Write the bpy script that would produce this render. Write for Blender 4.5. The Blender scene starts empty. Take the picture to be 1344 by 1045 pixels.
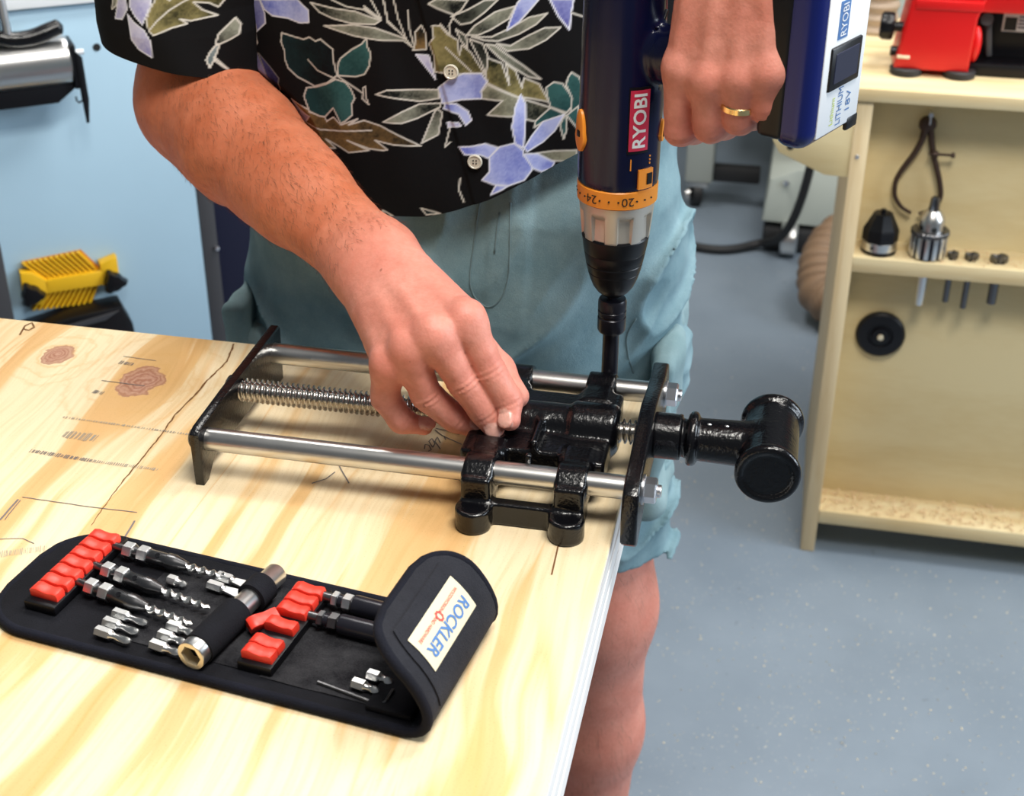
import bpy, bmesh, math, random
import numpy as np
from mathutils import Vector, Matrix

SC = bpy.context.scene
COL = SC.collection
random.seed(7)
RNG = np.random.RandomState(7)
R = math.radians

# ------------------------------------------------------------------ camera
CAM_LOC = Vector((0.0, 0.0, 1.40))
YAW, PITCH, ROLL = R(11.673), R(29.473), R(0.2726)
fwd = Vector((-math.sin(YAW) * math.cos(PITCH), math.cos(YAW) * math.cos(PITCH), -math.sin(PITCH)))
rt0 = Vector((math.cos(YAW), math.sin(YAW), 0))
up0 = rt0.cross(fwd)
rt = math.cos(ROLL) * rt0 + math.sin(ROLL) * up0
up = -math.sin(ROLL) * rt0 + math.cos(ROLL) * up0
cam_data = bpy.data.cameras.new('camera')
cam = bpy.data.objects.new('camera', cam_data)
COL.objects.link(cam)
mw = Matrix.Identity(4)
for i in range(3):
    mw[i][0], mw[i][1], mw[i][2], mw[i][3] = rt[i], up[i], -fwd[i], CAM_LOC[i]
cam.matrix_world = mw
cam_data.sensor_width = 36.0
cam_data.lens = 36.0 * 1850 / 1344
cam_data.clip_start = 0.05
cam_data.dof.use_dof = True
cam_data.dof.focus_distance = 0.96
cam_data.dof.aperture_fstop = 12.0
SC.camera = cam

# ------------------------------------------------------------------ light
world = bpy.data.worlds.new('workshop_light')
SC.world = world
world.use_nodes = True
world.node_tree.nodes['Background'].inputs[0].default_value = (0.86, 0.93, 1.0, 1)
world.node_tree.nodes['Background'].inputs[1].default_value = 0.135

def area(name, loc, target, size, size_y, power, color):
    d = bpy.data.lights.new(name, 'AREA')
    d.shape = 'RECTANGLE'; d.size = size; d.size_y = size_y
    d.energy = power; d.color = color
    o = bpy.data.objects.new(name, d); COL.objects.link(o)
    o.location = loc
    o.rotation_euler = (Vector(target) - Vector(loc)).to_track_quat('-Z', 'Y').to_euler()
    return o
area('ceiling_lamp', (0.28, 0.38, 2.65), (-0.24, 0.92, 0.9), 0.9, 0.45, 46, (1.0, 0.965, 0.90))
area('ceiling_lamp', (-0.9, 2.3, 2.9), (-0.6, 2.3, 0), 1.2, 0.5, 40, (1.0, 0.97, 0.92))
area('ceiling_lamp', (0.75, 1.90, 2.9), (0.55, 2.1, 0.3), 1.2, 0.5, 52, (1.0, 0.97, 0.92))
area('window_daylight', (2.5, 1.35, 1.75), (-0.2, 1.0, 0.85), 1.4, 1.4, 66, (0.80, 0.90, 1.0))
SC.view_settings.view_transform = 'Standard'
SC.view_settings.look = 'None'
SC.view_settings.exposure = 0.0
SC.view_settings.gamma = 1.0
SC.view_settings.use_curve_mapping = False

# ------------------------------------------------------------------ materials
class NT:
    """small node-graph builder"""
    def __init__(s, name):
        s.m = bpy.data.materials.new(name); s.m.use_nodes = True
        s.t = s.m.node_tree; s.n = s.t.nodes; s.l = s.t.links
        s.b = s.n['Principled BSDF']
    def node(s, kind, **kw):
        n = s.n.new(kind)
        for k, v in kw.items(): setattr(n, k, v)
        return n
    def put(s, sock, v):
        if isinstance(v, bpy.types.NodeSocket): s.l.new(v, sock)
        elif isinstance(v, (tuple, list)):
            sock.default_value = tuple(v) + ((1,) if len(v) == 3 and len(sock.default_value) == 4 else ())
        else: sock.default_value = v
    def math(s, op, a, b=0.0, c=None):
        n = s.node('ShaderNodeMath', operation=op)
        s.put(n.inputs[0], a); s.put(n.inputs[1], b)
        if c is not None: s.put(n.inputs[2], c)
        return n.outputs[0]
    def coord(s, which='Object'):
        return s.node('ShaderNodeTexCoord').outputs[which]
    def sep(s, v):
        n = s.node('ShaderNodeSeparateXYZ'); s.put(n.inputs[0], v); return n.outputs
    def comb(s, x, y, z):
        n = s.node('ShaderNodeCombineXYZ')
        for i, v in enumerate((x, y, z)): s.put(n.inputs[i], v)
        return n.outputs[0]
    def noise(s, vec, scale, detail=2.0, rough=0.5, dist=0.0):
        n = s.node('ShaderNodeTexNoise')
        s.put(n.inputs['Vector'], vec); n.inputs['Scale'].default_value = scale
        n.inputs['Detail'].default_value = detail; n.inputs['Roughness'].default_value = rough
        n.inputs['Distortion'].default_value = dist
        return n.outputs[0]
    def ramp(s, f, stops, interp='LINEAR'):
        n = s.node('ShaderNodeValToRGB'); e = n.color_ramp.elements
        n.color_ramp.interpolation = interp
        while len(e) < len(stops): e.new(0.5)
        for el, (p, c) in zip(e, stops):
            el.position = p
            el.color = (tuple(c) + (1,)) if isinstance(c, (tuple, list)) else (c, c, c, 1)
        s.put(n.inputs[0], f); return n.outputs[0]
    def mix(s, f, a, b, mode='MIX'):
        n = s.node('ShaderNodeMix', data_type='RGBA', blend_type=mode)
        s.put(n.inputs[0], f); s.put(n.inputs[6], a); s.put(n.inputs[7], b)
        return n.outputs[2]
    def bump(s, h, strength, dist=0.001):
        n = s.node('ShaderNodeBump'); n.inputs['Strength'].default_value = strength
        n.inputs['Distance'].default_value = dist; s.put(n.inputs['Height'], h)
        s.l.new(n.outputs[0], s.b.inputs['Normal'])
    def set(s, **kw):
        for k, v in kw.items(): s.put(s.b.inputs[k.replace('_', ' ')], v)
        return s.m

def simple(name, col, rough=0.5, metal=0.0, var=0.0, vscale=60.0, bump=0.0, bscale=300.0, coat=0.0, col2=None, spec=0.5):
    g = NT(name); c = g.coord()
    if var or col2:
        n = g.noise(c, vscale, 4.0, 0.6)
        c2 = col2 or tuple(x * (1 - var) for x in col)
        colr = g.ramp(n, [(0.35, c2), (0.65, col)])
    else: colr = tuple(col)
    if bump: g.bump(g.noise(c, bscale, 3.0), bump)
    return g.set(Base_Color=colr, Roughness=rough, Metallic=metal, Coat_Weight=coat, Specular_IOR_Level=spec)

M = {}
M['black_paint'] = simple('black_paint', (0.0025, 0.0025, 0.0035), 0.20, bump=0.35, bscale=420, spec=0.5)
M['steel'] = simple('steel', (0.66, 0.65, 0.63), 0.30, 1.0, var=0.12, vscale=35)
M['screw_steel'] = simple('screw_steel', (0.55, 0.53, 0.50), 0.22, 1.0)
M['zinc'] = simple('zinc', (0.82, 0.83, 0.86), 0.28, 1.0)
M['bright_steel'] = simple('bright_steel', (0.70, 0.70, 0.69), 0.3, 1.0)
M['dark_steel'] = simple('dark_steel', (0.16, 0.16, 0.165), 0.32, 1.0)
M['black_steel'] = simple('black_steel', (0.015, 0.015, 0.022), 0.3, 0.3)
M['navy'] = simple('navy', (0.003, 0.0045, 0.028), 0.22, spec=0.35)
M['black_plastic'] = simple('black_plastic', (0.003, 0.003, 0.0045), 0.38, spec=0.35)
M['blue_plastic'] = simple('blue_plastic', (0.005, 0.011, 0.105), 0.26)
M['orange'] = simple('orange', (0.90, 0.30, 0.025), 0.4)
M['silver_paint'] = simple('silver_paint', (0.60, 0.555, 0.48), 0.38, 0.55)
M['white'] = simple('white', (0.78, 0.80, 0.82), 0.45)
M['logo_red'] = simple('logo_red', (0.58, 0.025, 0.07), 0.4)
M['ink'] = simple('ink', (0.01, 0.01, 0.01), 0.6)
M['ink_blue'] = simple('ink_blue', (0.06, 0.16, 0.38), 0.6)
M['ink_navy'] = simple('ink_navy', (0.02, 0.03, 0.10), 0.6)
M['ink_red'] = simple('ink_red', (0.55, 0.06, 0.05), 0.6)
M['ink_green'] = simple('ink_green', (0.45, 0.55, 0.03), 0.6)
M['pencil'] = simple('pencil', (0.17, 0.15, 0.14), 0.7)
M['stamp'] = simple('stamp', (0.33, 0.29, 0.23), 0.8)
M['crack'] = simple('crack', (0.16, 0.07, 0.02), 0.9)
M['red_plastic'] = simple('red_plastic', (0.83, 0.045, 0.024), 0.4, var=0.12, vscale=90)
M['red_paint'] = simple('red_paint', (0.62, 0.006, 0.006), 0.35)
M['yellow'] = simple('yellow', (0.88, 0.50, 0.012), 0.45)
M['slot_shade'] = simple('slot_shade', (0.62, 0.24, 0.006), 0.5)  # darker orange, painted shade for the featherboard slots
M['gold'] = simple('gold', (0.86, 0.62, 0.28), 0.22, 1.0)
M['brass_rim'] = simple('brass_rim', (0.85, 0.74, 0.52), 0.35, 0.6)
M['label_cream'] = simple('label_cream', (0.62, 0.55, 0.38), 0.6)
M['button'] = simple('button', (0.62, 0.58, 0.48), 0.3)
M['rubber'] = simple('rubber', (0.012, 0.012, 0.013), 0.6)
M['machine_grey'] = simple('machine_grey', (0.33, 0.35, 0.32), 0.5)
M['machine_pale'] = simple('machine_pale', (0.42, 0.45, 0.40), 0.5)
M['machine_blue'] = simple('machine_blue', (0.39, 0.56, 0.68), 0.42, var=0.06, vscale=3)
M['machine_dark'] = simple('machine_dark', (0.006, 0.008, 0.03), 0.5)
M['post_dark'] = simple('post_dark', (0.05, 0.05, 0.055), 0.45)
M['hose'] = simple('hose', (0.27, 0.17, 0.10), 0.55)
M['hose_pale'] = simple('hose_pale', (0.45, 0.36, 0.27), 0.6)
M['sawdust'] = simple('sawdust', (0.72, 0.52, 0.30), 0.95)
M['chip_pale'] = simple('chip_pale', (0.75, 0.65, 0.45), 0.95)
M['rust_dark'] = simple('rust_dark', (0.055, 0.03, 0.02), 0.5, 0.4)

def m_table():
    g = NT('table_plywood'); P = g.coord(); x, y, z = g.sep(P)
    gx = x
    for kx, ky, sx, sy, A in ((-0.487, 0.900, 0.045, 0.075, 0.020), (-0.572, 0.928, 0.030, 0.05, 0.014), (-0.625, 0.963, 0.02, 0.03, 0.006), (-0.29, 0.885, 0.05, 0.06, 0.010)):
        u = g.math('SUBTRACT', x, kx); w = g.math('SUBTRACT', y, ky)
        r2 = g.math('ADD', g.math('POWER', g.math('ABSOLUTE', g.math('DIVIDE', u, sx)), 2.0), g.math('POWER', g.math('ABSOLUTE', g.math('DIVIDE', w, sy)), 2.0))
        e = g.math('EXPONENT', g.math('MULTIPLY', r2, -1.0))
        sg = g.math('DIVIDE', u, g.math('SQRT', g.math('ADD', g.math('MULTIPLY', u, u), 0.00012)))
        gx = g.math('SUBTRACT', gx, g.math('MULTIPLY', g.math('MULTIPLY', sg, e), A))
    wob = g.noise(g.comb(g.math('MULTIPLY', x, 6.0), g.math('MULTIPLY', y, 4.0), 0.3), 1.0, 2.0)
    gx = g.math('ADD', gx, g.math('MULTIPLY', g.math('SUBTRACT', wob, 0.5), 0.05))
    # broad early/late wood bands along the grain
    b1 = g.noise(g.comb(g.math('MULTIPLY', gx, 15.0), g.math('MULTIPLY', y, 1.5), 2.0), 1.0, 2.0, 0.5, 0.5)
    f1 = g.noise(g.comb(g.math('MULTIPLY', gx, 240.0), g.math('MULTIPLY', y, 9.0), 0.0), 1.0, 2.0)
    f2 = g.noise(g.comb(g.math('MULTIPLY', gx, 75.0), g.math('MULTIPLY', y, 3.0), 4.0), 1.0, 2.0)
    band = g.math('ADD', b1, g.math('ADD', g.math('MULTIPLY', g.math('SUBTRACT', f1, 0.5), 0.09), g.math('MULTIPLY', g.math('SUBTRACT', f2, 0.5), 0.12)))
    # the near right corner of the sheet is mostly the darker wood
    corner = g.ramp(g.math('ADD', g.math('MULTIPLY', x, 2.4), g.math('MULTIPLY', y, -1.5)), [(0.0, 0.0), (0.4, 0.0)])
    cm = g.math('ADD', x, g.math('MULTIPLY', y, -0.55))
    cm = g.node('ShaderNodeMapRange').outputs[0] if False else cm
    mr = g.node('ShaderNodeMapRange'); g.put(mr.inputs[0], cm)
    mr.inputs[1].default_value = -0.60; mr.inputs[2].default_value = -0.42; mr.inputs[3].default_value = 0.0; mr.inputs[4].default_value = 0.055
    band = g.math('ADD', band, mr.outputs[0])
    top = g.ramp(band, [(0.36, (0.80, 0.66, 0.44)), (0.500, (0.785, 0.635, 0.405)), (0.535, (0.69, 0.445, 0.20)), (0.62, (0.65, 0.385, 0.155)), (0.665, (0.76, 0.585, 0.345)), (1.0, (0.79, 0.64, 0.41))])
    for kx, ky, sx, sy in ((-0.487, 0.900, 0.019, 0.025), (-0.572, 0.928, 0.013, 0.017)):
        u = g.math('DIVIDE', g.math('SUBTRACT', x, kx), sx); w = g.math('DIVIDE', g.math('SUBTRACT', y, ky), sy)
        d = g.math('SQRT', g.math('ADD', g.math('MULTIPLY', u, u), g.math('MULTIPLY', w, w)))
        d = g.math('ADD', d, g.math('MULTIPLY', g.math('SUBTRACT', g.noise(P, 90, 3.0), 0.5), 0.9))
        ring = g.math('MULTIPLY', g.math('ADD', g.math('SINE', g.math('MULTIPLY', d, 26.0)), 1.0), 0.5)
        kc = g.mix(g.math('MULTIPLY', ring, g.noise(P, 300, 3.0)), (0.36, 0.16, 0.10), (0.62, 0.40, 0.30))
        top = g.mix(g.ramp(d, [(0.55, 1.0), (0.95, 0.85), (1.15, 0.0)]), top, kc)
        top = g.mix(g.math('MULTIPLY', g.ramp(d, [(0.0, 0.0), (0.2375, 0.0), (0.245, 1.0), (0.475, 0.0)]) if False else g.ramp(d, [(0.95, 1.0), (1.0, 0.6)]), 0.0), top, (0.70, 0.42, 0.14))
        dw = g.math('ADD', d, g.math('MULTIPLY', g.math('SUBTRACT', g.noise(P, 22, 2.0), 0.5), 1.6))
        q4 = g.math('MULTIPLY', dw, 0.2)
        cont = g.ramp(q4, [(0.20, 0.0), (0.235, 0.9), (0.27, 0.05), (0.37, 0.0), (0.41, 0.7), (0.44, 0.0), (0.56, 0.0), (0.60, 0.55), (0.64, 0.0)])
        top = g.mix(g.math('MULTIPLY', cont, 0.55), top, (0.66, 0.40, 0.15))
    ln = g.noise(g.comb(g.math('MULTIPLY', gx, 26.0), g.math('MULTIPLY', y, 1.7), 7.0), 1.0, 1.5, 0.5, 0.3)
    lines = g.ramp(g.math('ABSOLUTE', g.math('SUBTRACT', ln, 0.5)), [(0.0, 1.0), (0.022, 0.25), (0.04, 0.0)])
    ln2 = g.noise(g.comb(g.math('MULTIPLY', gx, 11.0), g.math('MULTIPLY', y, 1.1), 13.0), 1.0, 1.0, 0.5, 0.5)
    gate = g.ramp(ln2, [(0.46, 0.0), (0.58, 1.0)])
    top = g.mix(g.math('MULTIPLY', g.math('MULTIPLY', lines, gate), 0.55), top, (0.68, 0.38, 0.12))
    speck = g.ramp(g.noise(P, 900, 2.0), [(0.30, (0.82, 0.80, 0.76)), (0.38, (1, 1, 1))])
    top = g.mix(1.0, top, speck, 'MULTIPLY')
    top = g.mix(1.0, top, g.ramp(f1, [(0.36, (0.93, 0.89, 0.82)), (0.56, (1, 1, 1))]), 'MULTIPLY')
    g.bump(f1, 0.12, 0.0006)
    return g.set(Base_Color=top, Roughness=0.55)
M['table_wood'] = m_table()

def m_ply_edge():
    g = NT('ply_edge'); x, y, z = g.sep(g.coord())
    n = g.noise(g.comb(g.math('MULTIPLY', x, 6.0), g.math('MULTIPLY', y, 6.0), g.math('MULTIPLY', z, 260.0)), 1.0, 3.0)
    st = g.ramp(n, [(0.30, (0.60, 0.52, 0.47)), (0.42, (0.78, 0.75, 0.72)), (0.7, (0.83, 0.82, 0.81))])
    return g.set(Base_Color=st, Roughness=0.7)
M['ply_edge'] = m_ply_edge()

def m_birch(name, c1, c2, sx, sy, sz):
    g = NT(name); P = g.coord(); x, y, z = g.sep(P)
    v = g.comb(g.math('MULTIPLY', x, sx), g.math('MULTIPLY', y, sy), g.math('MULTIPLY', z, sz))
    n = g.noise(v, 1.0, 4.0, 0.55, 0.6)
    fine = g.noise(v, 14.0, 2.0)
    c = g.ramp(g.math('ADD', n, g.math('MULTIPLY', g.math('SUBTRACT', fine, 0.5), 0.2)), [(0.3, c2), (0.6, c1)])
    return g.set(Base_Color=c, Roughness=0.6)
M['birch'] = m_birch('birch', (0.70, 0.58, 0.33), (0.62, 0.48, 0.24), 2.5, 2.5, 9)
M['birch_side'] = m_birch('birch_side', (0.70, 0.56, 0.34), (0.58, 0.42, 0.22), 50, 50, 2.5)
M['birch_top'] = m_birch('birch_top', (0.72, 0.60, 0.36), (0.62, 0.46, 0.23), 3, 40, 40)

def m_floor():
    g = NT('floor_epoxy'); P = g.coord()
    n = g.noise(P, 2.2, 5.0, 0.6)
    c = g.ramp(n, [(0.3, (0.155, 0.195, 0.24)), (0.7, (0.205, 0.25, 0.30))])
    sp = g.ramp(g.noise(P, 170, 2.0, 0.6), [(0.655, (0, 0, 0)), (0.71, (1, 1, 1))])
    where = g.ramp(g.noise(P, 5, 2.0), [(0.42, (0, 0, 0)), (0.60, (1, 1, 1))])
    c = g.mix(g.math('MULTIPLY', g.math('MULTIPLY', sp, where), 0.6), c, (0.58, 0.54, 0.42))
    dk = g.ramp(g.noise(P, 42, 2.0, 0.5), [(0.72, (0, 0, 0)), (0.76, (1, 1, 1))])
    c = g.mix(g.math('MULTIPLY', dk, 0.35), c, (0.08, 0.09, 0.10))
    g.bump(g.noise(P, 60, 3.0), 0.15, 0.002)
    return g.set(Base_Color=c, Roughness=g.ramp(n, [(0.3, 0.38), (0.7, 0.55)]))
M['floor'] = m_floor()

def m_fabric(name, c1, c2, wscale, bump, rough=0.9, blot=20.0):
    g = NT(name); P = g.coord()
    n = g.noise(P, blot, 4.0, 0.6); w = g.noise(P, wscale, 2.0, 0.7)
    c = g.ramp(g.math('ADD', g.math('MULTIPLY', n, 0.7), g.math('MULTIPLY', w, 0.3)), [(0.35, c2), (0.65, c1)])
    g.bump(g.math('ADD', g.math('MULTIPLY', w, 0.5), g.math('MULTIPLY', g.noise(P, blot * 5, 3.0), 0.6)), bump, 0.0016)
    return g.set(Base_Color=c, Roughness=rough, Sheen_Weight=0.0, Specular_IOR_Level=0.2)
M['pouch'] = m_fabric('pouch_fabric', (0.008, 0.0085, 0.0125), (0.003, 0.003, 0.0045), 1100, 0.6)
M['pouch_dusty'] = m_fabric('pouch_dusty', (0.034, 0.034, 0.038), (0.0035, 0.0035, 0.0055), 900, 0.6, blot=45)
M['pouch_flap'] = m_fabric('pouch_flap', (0.026, 0.027, 0.034), (0.012, 0.0125, 0.017), 1000, 0.8)
M['pouch_binding'] = m_fabric('pouch_binding', (0.008, 0.009, 0.017), (0.004, 0.0045, 0.008), 1200, 0.7)
M['shorts'] = m_fabric('shorts_cotton', (0.25, 0.37, 0.41), (0.15, 0.255, 0.295), 900, 0.45, blot=22)
M['shorts_edge'] = m_fabric('shorts_edge', (0.29, 0.40, 0.42), (0.20, 0.305, 0.325), 900, 0.35, blot=14)
M['thread'] = simple('thread', (0.15, 0.225, 0.245), 0.9)

def m_shirt():
    g = NT('shirt_print')
    a = g.node('ShaderNodeVertexColor', layer_name='print').outputs[0]
    P = g.coord(); w = g.noise(P, 1500, 2.0)
    g.bump(w, 0.15, 0.0006)
    return g.set(Base_Color=a, Roughness=0.85, Specular_IOR_Level=0.18)
M['shirt'] = m_shirt()

def m_skin():
    g = NT('skin'); P = g.coord()
    t = g.node('ShaderNodeVertexColor', layer_name='tone').outputs[0]
    r, gg, b = g.sep(t)
    n1 = g.noise(P, 34, 4.0, 0.6); n2 = g.noise(P, 260, 3.0, 0.6)
    tan = g.ramp(n1, [(0.3, (0.50, 0.135, 0.058)), (0.7, (0.61, 0.20, 0.105))])
    pink = g.ramp(n1, [(0.3, (0.64, 0.225, 0.165)), (0.7, (0.715, 0.305, 0.235))])
    c = g.mix(r, tan, pink)
    c = g.mix(g.math('MULTIPLY', gg, 0.75), c, (0.56, 0.13, 0.10))       # redder joints
    c = g.mix(b, c, (0.75, 0.41, 0.34))                                   # nails
    c = g.mix(g.ramp(n2, [(0.38, 0.16), (0.6, 0.0)]), c, (0.38, 0.12, 0.06))
    mole = g.ramp(g.noise(P, 190, 0.0), [(0.10, 1.0), (0.13, 0.0)])
    c = g.mix(g.math('MULTIPLY', mole, 0.6), c, (0.22, 0.07, 0.04))
    v = g.node('ShaderNodeTexVoronoi'); g.put(v.inputs['Vector'], P); v.inputs['Scale'].default_value = 520
    g.bump(g.math('ADD', g.math('MULTIPLY', v.outputs['Distance'], 0.5), n2), 0.22, 0.0009)
    g.b.inputs['Subsurface Radius'].default_value = (1.0, 0.35, 0.2)
    return g.set(Base_Color=c, Roughness=g.math('SUBTRACT', 0.52, g.math('MULTIPLY', b, 0.2)), Subsurface_Weight=0.12, Subsurface_Scale=0.006, Specular_IOR_Level=0.4)
M['skin'] = m_skin()
M['hair'] = simple('hair', (0.16, 0.08, 0.045), 0.5)

# ------------------------------------------------------------------ mesh helpers
def V(*a): return np.array(a, float)
def nrm(v): return np.asarray(v, float) / np.linalg.norm(v)
def frame(axis):
    a = nrm(axis); h = V(0, 0, 1) if abs(a[2]) < 0.9 else V(1, 0, 0)
    u = nrm(np.cross(h, a)); return u, np.cross(a, u), a

class MB:
    def __init__(s): s.v = []; s.f = []; s.sm = []
    def add(s, vs, fs):
        o = len(s.v); s.v.extend(tuple(map(float, p)) for p in vs); s.f.extend(tuple(o + i for i in q) for q in fs); return s
    def from_bm(s, bm):
        bm.verts.index_update()
        s.add([v.co[:] for v in bm.verts], [[v.index for v in f.verts] for f in bm.faces]); bm.free(); return s
    def box(s, lo, hi, bevel=0.0, seg=2, mat=None):
        lo = np.minimum(lo, hi); hi2 = np.maximum(lo, hi)
        bm = bmesh.new(); bmesh.ops.create_cube(bm, size=1.0)
        for v in bm.verts: v.co = Vector([(lo[i] + hi2[i]) / 2 + v.co[i] * (hi2[i] - lo[i]) for i in range(3)])
        if bevel: bmesh.ops.bevel(bm, geom=list(bm.edges), offset=bevel, segments=seg, profile=0.5, affect='EDGES')
        if mat is not None: bmesh.ops.transform(bm, matrix=mat, verts=list(bm.verts))
        return s.from_bm(bm)
    def obox(s, c, half, axes, bevel=0.0, seg=2):
        """box with its own axes (three vectors)"""
        ax = [nrm(a) for a in axes]; m = Matrix.Identity(4)
        for i in range(3):
            for j in range(3): m[i][j] = ax[j][i]
            m[i][3] = c[i]
        return s.box(-np.array(half), np.array(half), bevel, seg, m)
    def lathe(s, org, axis, prof, n=32, a0=0.0, a1=2 * math.pi, cap=True, rfun=None):
        """prof: list of (radius, distance along axis)"""
        u, w, a = frame(axis); org = np.asarray(org, float); full = abs(a1 - a0 - 2 * math.pi) < 1e-6
        k = n if full else n + 1; vs = []
        for r, t in prof:
            for i in range(k):
                th = a0 + (a1 - a0) * i / n; rr = r * (rfun(th, t) if rfun else 1.0)
                vs.append(org + a * t + rr * (math.cos(th) * u + math.sin(th) * w))
        fs = []
        for j in range(len(prof) - 1):
            for i in range(n if full else n):
                i2 = (i + 1) % k
                fs.append((j * k + i, j * k + i2, (j + 1) * k + i2, (j + 1) * k + i))
        if cap and full:
            if prof[0][0] > 1e-6: fs.append(tuple(range(k - 1, -1, -1)))
            if prof[-1][0] > 1e-6: fs.append(tuple((len(prof) - 1) * k + i for i in range(k)))
        return s.add(vs, fs)
    def cyl(s, a, b, r, r2=None, n=24, bevel=0.0):
        a = np.asarray(a, float); b = np.asarray(b, float); L = np.linalg.norm(b - a); r2 = r if r2 is None else r2
        if bevel: pr = [(r - bevel, 0), (r, bevel), (r2, L - bevel), (r2 - bevel, L)]
        else: pr = [(r, 0), (r2, L)]
        return s.lathe(a, b - a, pr, n)
    def tube(s, path, r, n=8, close=False):
        path = [np.asarray(p, float) for p in path]; m = len(path); vs = []; fs = []
        u = None
        for i, p in enumerate(path):
            if close: t = nrm(path[(i + 1) % m] - path[i - 1])
            else: t = nrm(path[min(i + 1, m - 1)] - path[max(i - 1, 0)])
            if u is None: u, w, _ = frame(t)
            else:
                u = nrm(u - t * (u @ t)); w = np.cross(t, u)
            rr = r[i] if hasattr(r, '__len__') else r
            for k in range(n):
                th = 2 * math.pi * k / n; vs.append(p + rr * (math.cos(th) * u + math.sin(th) * w))
        for i in range(m if close else m - 1):
            j = (i + 1) % m
            for k in range(n):
                k2 = (k + 1) % n; fs.append((i * n + k, i * n + k2, j * n + k2, j * n + k))
        if not close: fs += [tuple(range(n - 1, -1, -1)), tuple((m - 1) * n + k for k in range(n))]
        return s.add(vs, fs)
    def prism(s, poly, org, e1, e2, thick, bevel=0.0, seg=2):
        """2-D polygon in the plane (e1,e2) at org, extruded along e1 x e2 by thick"""
        e1 = np.asarray(e1, float); e2 = np.asarray(e2, float); n = np.cross(e1, e2); org = np.asarray(org, float)
        bm = bmesh.new(); k = len(poly)
        lo = [bm.verts.new(org + e1 * p[0] + e2 * p[1]) for p in poly]
        hi = [bm.verts.new(org + e1 * p[0] + e2 * p[1] + n * thick) for p in poly]
        caps = [bm.faces.new(lo[::-1]), bm.faces.new(hi)]
        for i in range(k): bm.faces.new((lo[i], lo[(i + 1) % k], hi[(i + 1) % k], hi[i]))
        bmesh.ops.recalc_face_normals(bm, faces=list(bm.faces))
        if bevel:
            es = set(); [es.update(f.edges) for f in caps]
            bmesh.ops.bevel(bm, geom=list(es), offset=bevel, segments=seg, profile=0.5, affect='EDGES')
        return s.from_bm(bm)
    def sphere(s, c, r, n=16, m=10):
        r = np.asarray(r if hasattr(r, '__len__') else (r, r, r), float); vs = []; fs = []
        for j in range(m + 1):
            ph = math.pi * j / m
            for i in range(n):
                th = 2 * math.pi * i / n
                vs.append(np.asarray(c) + r * V(math.sin(ph) * math.cos(th), math.sin(ph) * math.sin(th), math.cos(ph)))
        for j in range(m):
            for i in range(n): fs.append((j * n + i, (j + 1) * n + i, (j + 1) * n + (i + 1) % n, j * n + (i + 1) % n))
        return s.add(vs, fs)
    def build(s, name, mat, parent=None, smooth=35.0):
        return mesh_obj(name, np.array(s.v), s.f, mat, parent, smooth)

def mesh_obj(name, v, f, mat, parent=None, smooth=35.0):
    me = bpy.data.meshes.new(name)
    if isinstance(f, np.ndarray):
        nf, k = f.shape
        me.vertices.add(len(v)); me.vertices.foreach_set('co', np.asarray(v, np.float32).ravel())
        me.loops.add(nf * k); me.loops.foreach_set('vertex_index', f.astype(np.int32).ravel())
        me.polygons.add(nf); me.polygons.foreach_set('loop_start', np.arange(0, nf * k, k, dtype=np.int32))
        me.update(calc_edges=True); me.validate()
    else:
        me.from_pydata([tuple(p) for p in v], [], f); me.validate(); me.update()
        bm = bmesh.new(); bm.from_mesh(me)
        bmesh.ops.remove_doubles(bm, verts=list(bm.verts), dist=1e-6)
        bmesh.ops.recalc_face_normals(bm, faces=list(bm.faces)); bm.to_mesh(me); bm.free()
    if smooth:
        me.polygons.foreach_set('use_smooth', np.ones(len(me.polygons), dtype=bool))
        if smooth < 180: me.set_sharp_from_angle(angle=R(smooth))
    me.materials.append(M[mat] if isinstance(mat, str) else mat)
    o = bpy.data.objects.new(name, me); COL.objects.link(o)
    if parent is not None: attach(o, parent)
    return o

WLOC = {}
def attach(o, p):
    o.parent = p
    o.matrix_parent_inverse = Matrix.Translation(-Vector(WLOC.get(p.name, (0, 0, 0))))
    return o
def tag(o, label, cat, group=None):
    o['label'] = label; o['category'] = cat
    if group: o['group'] = group
    return o
def thing(name, label, cat, loc=(0, 0, 0), group=None):
    o = bpy.data.objects.new(name, None); COL.objects.link(o); o.location = loc
    o.empty_display_size = 0.02
    WLOC[o.name] = tuple(loc); return tag(o, label, cat, group)
def struct(o): o['kind'] = 'structure'; return o

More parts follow.
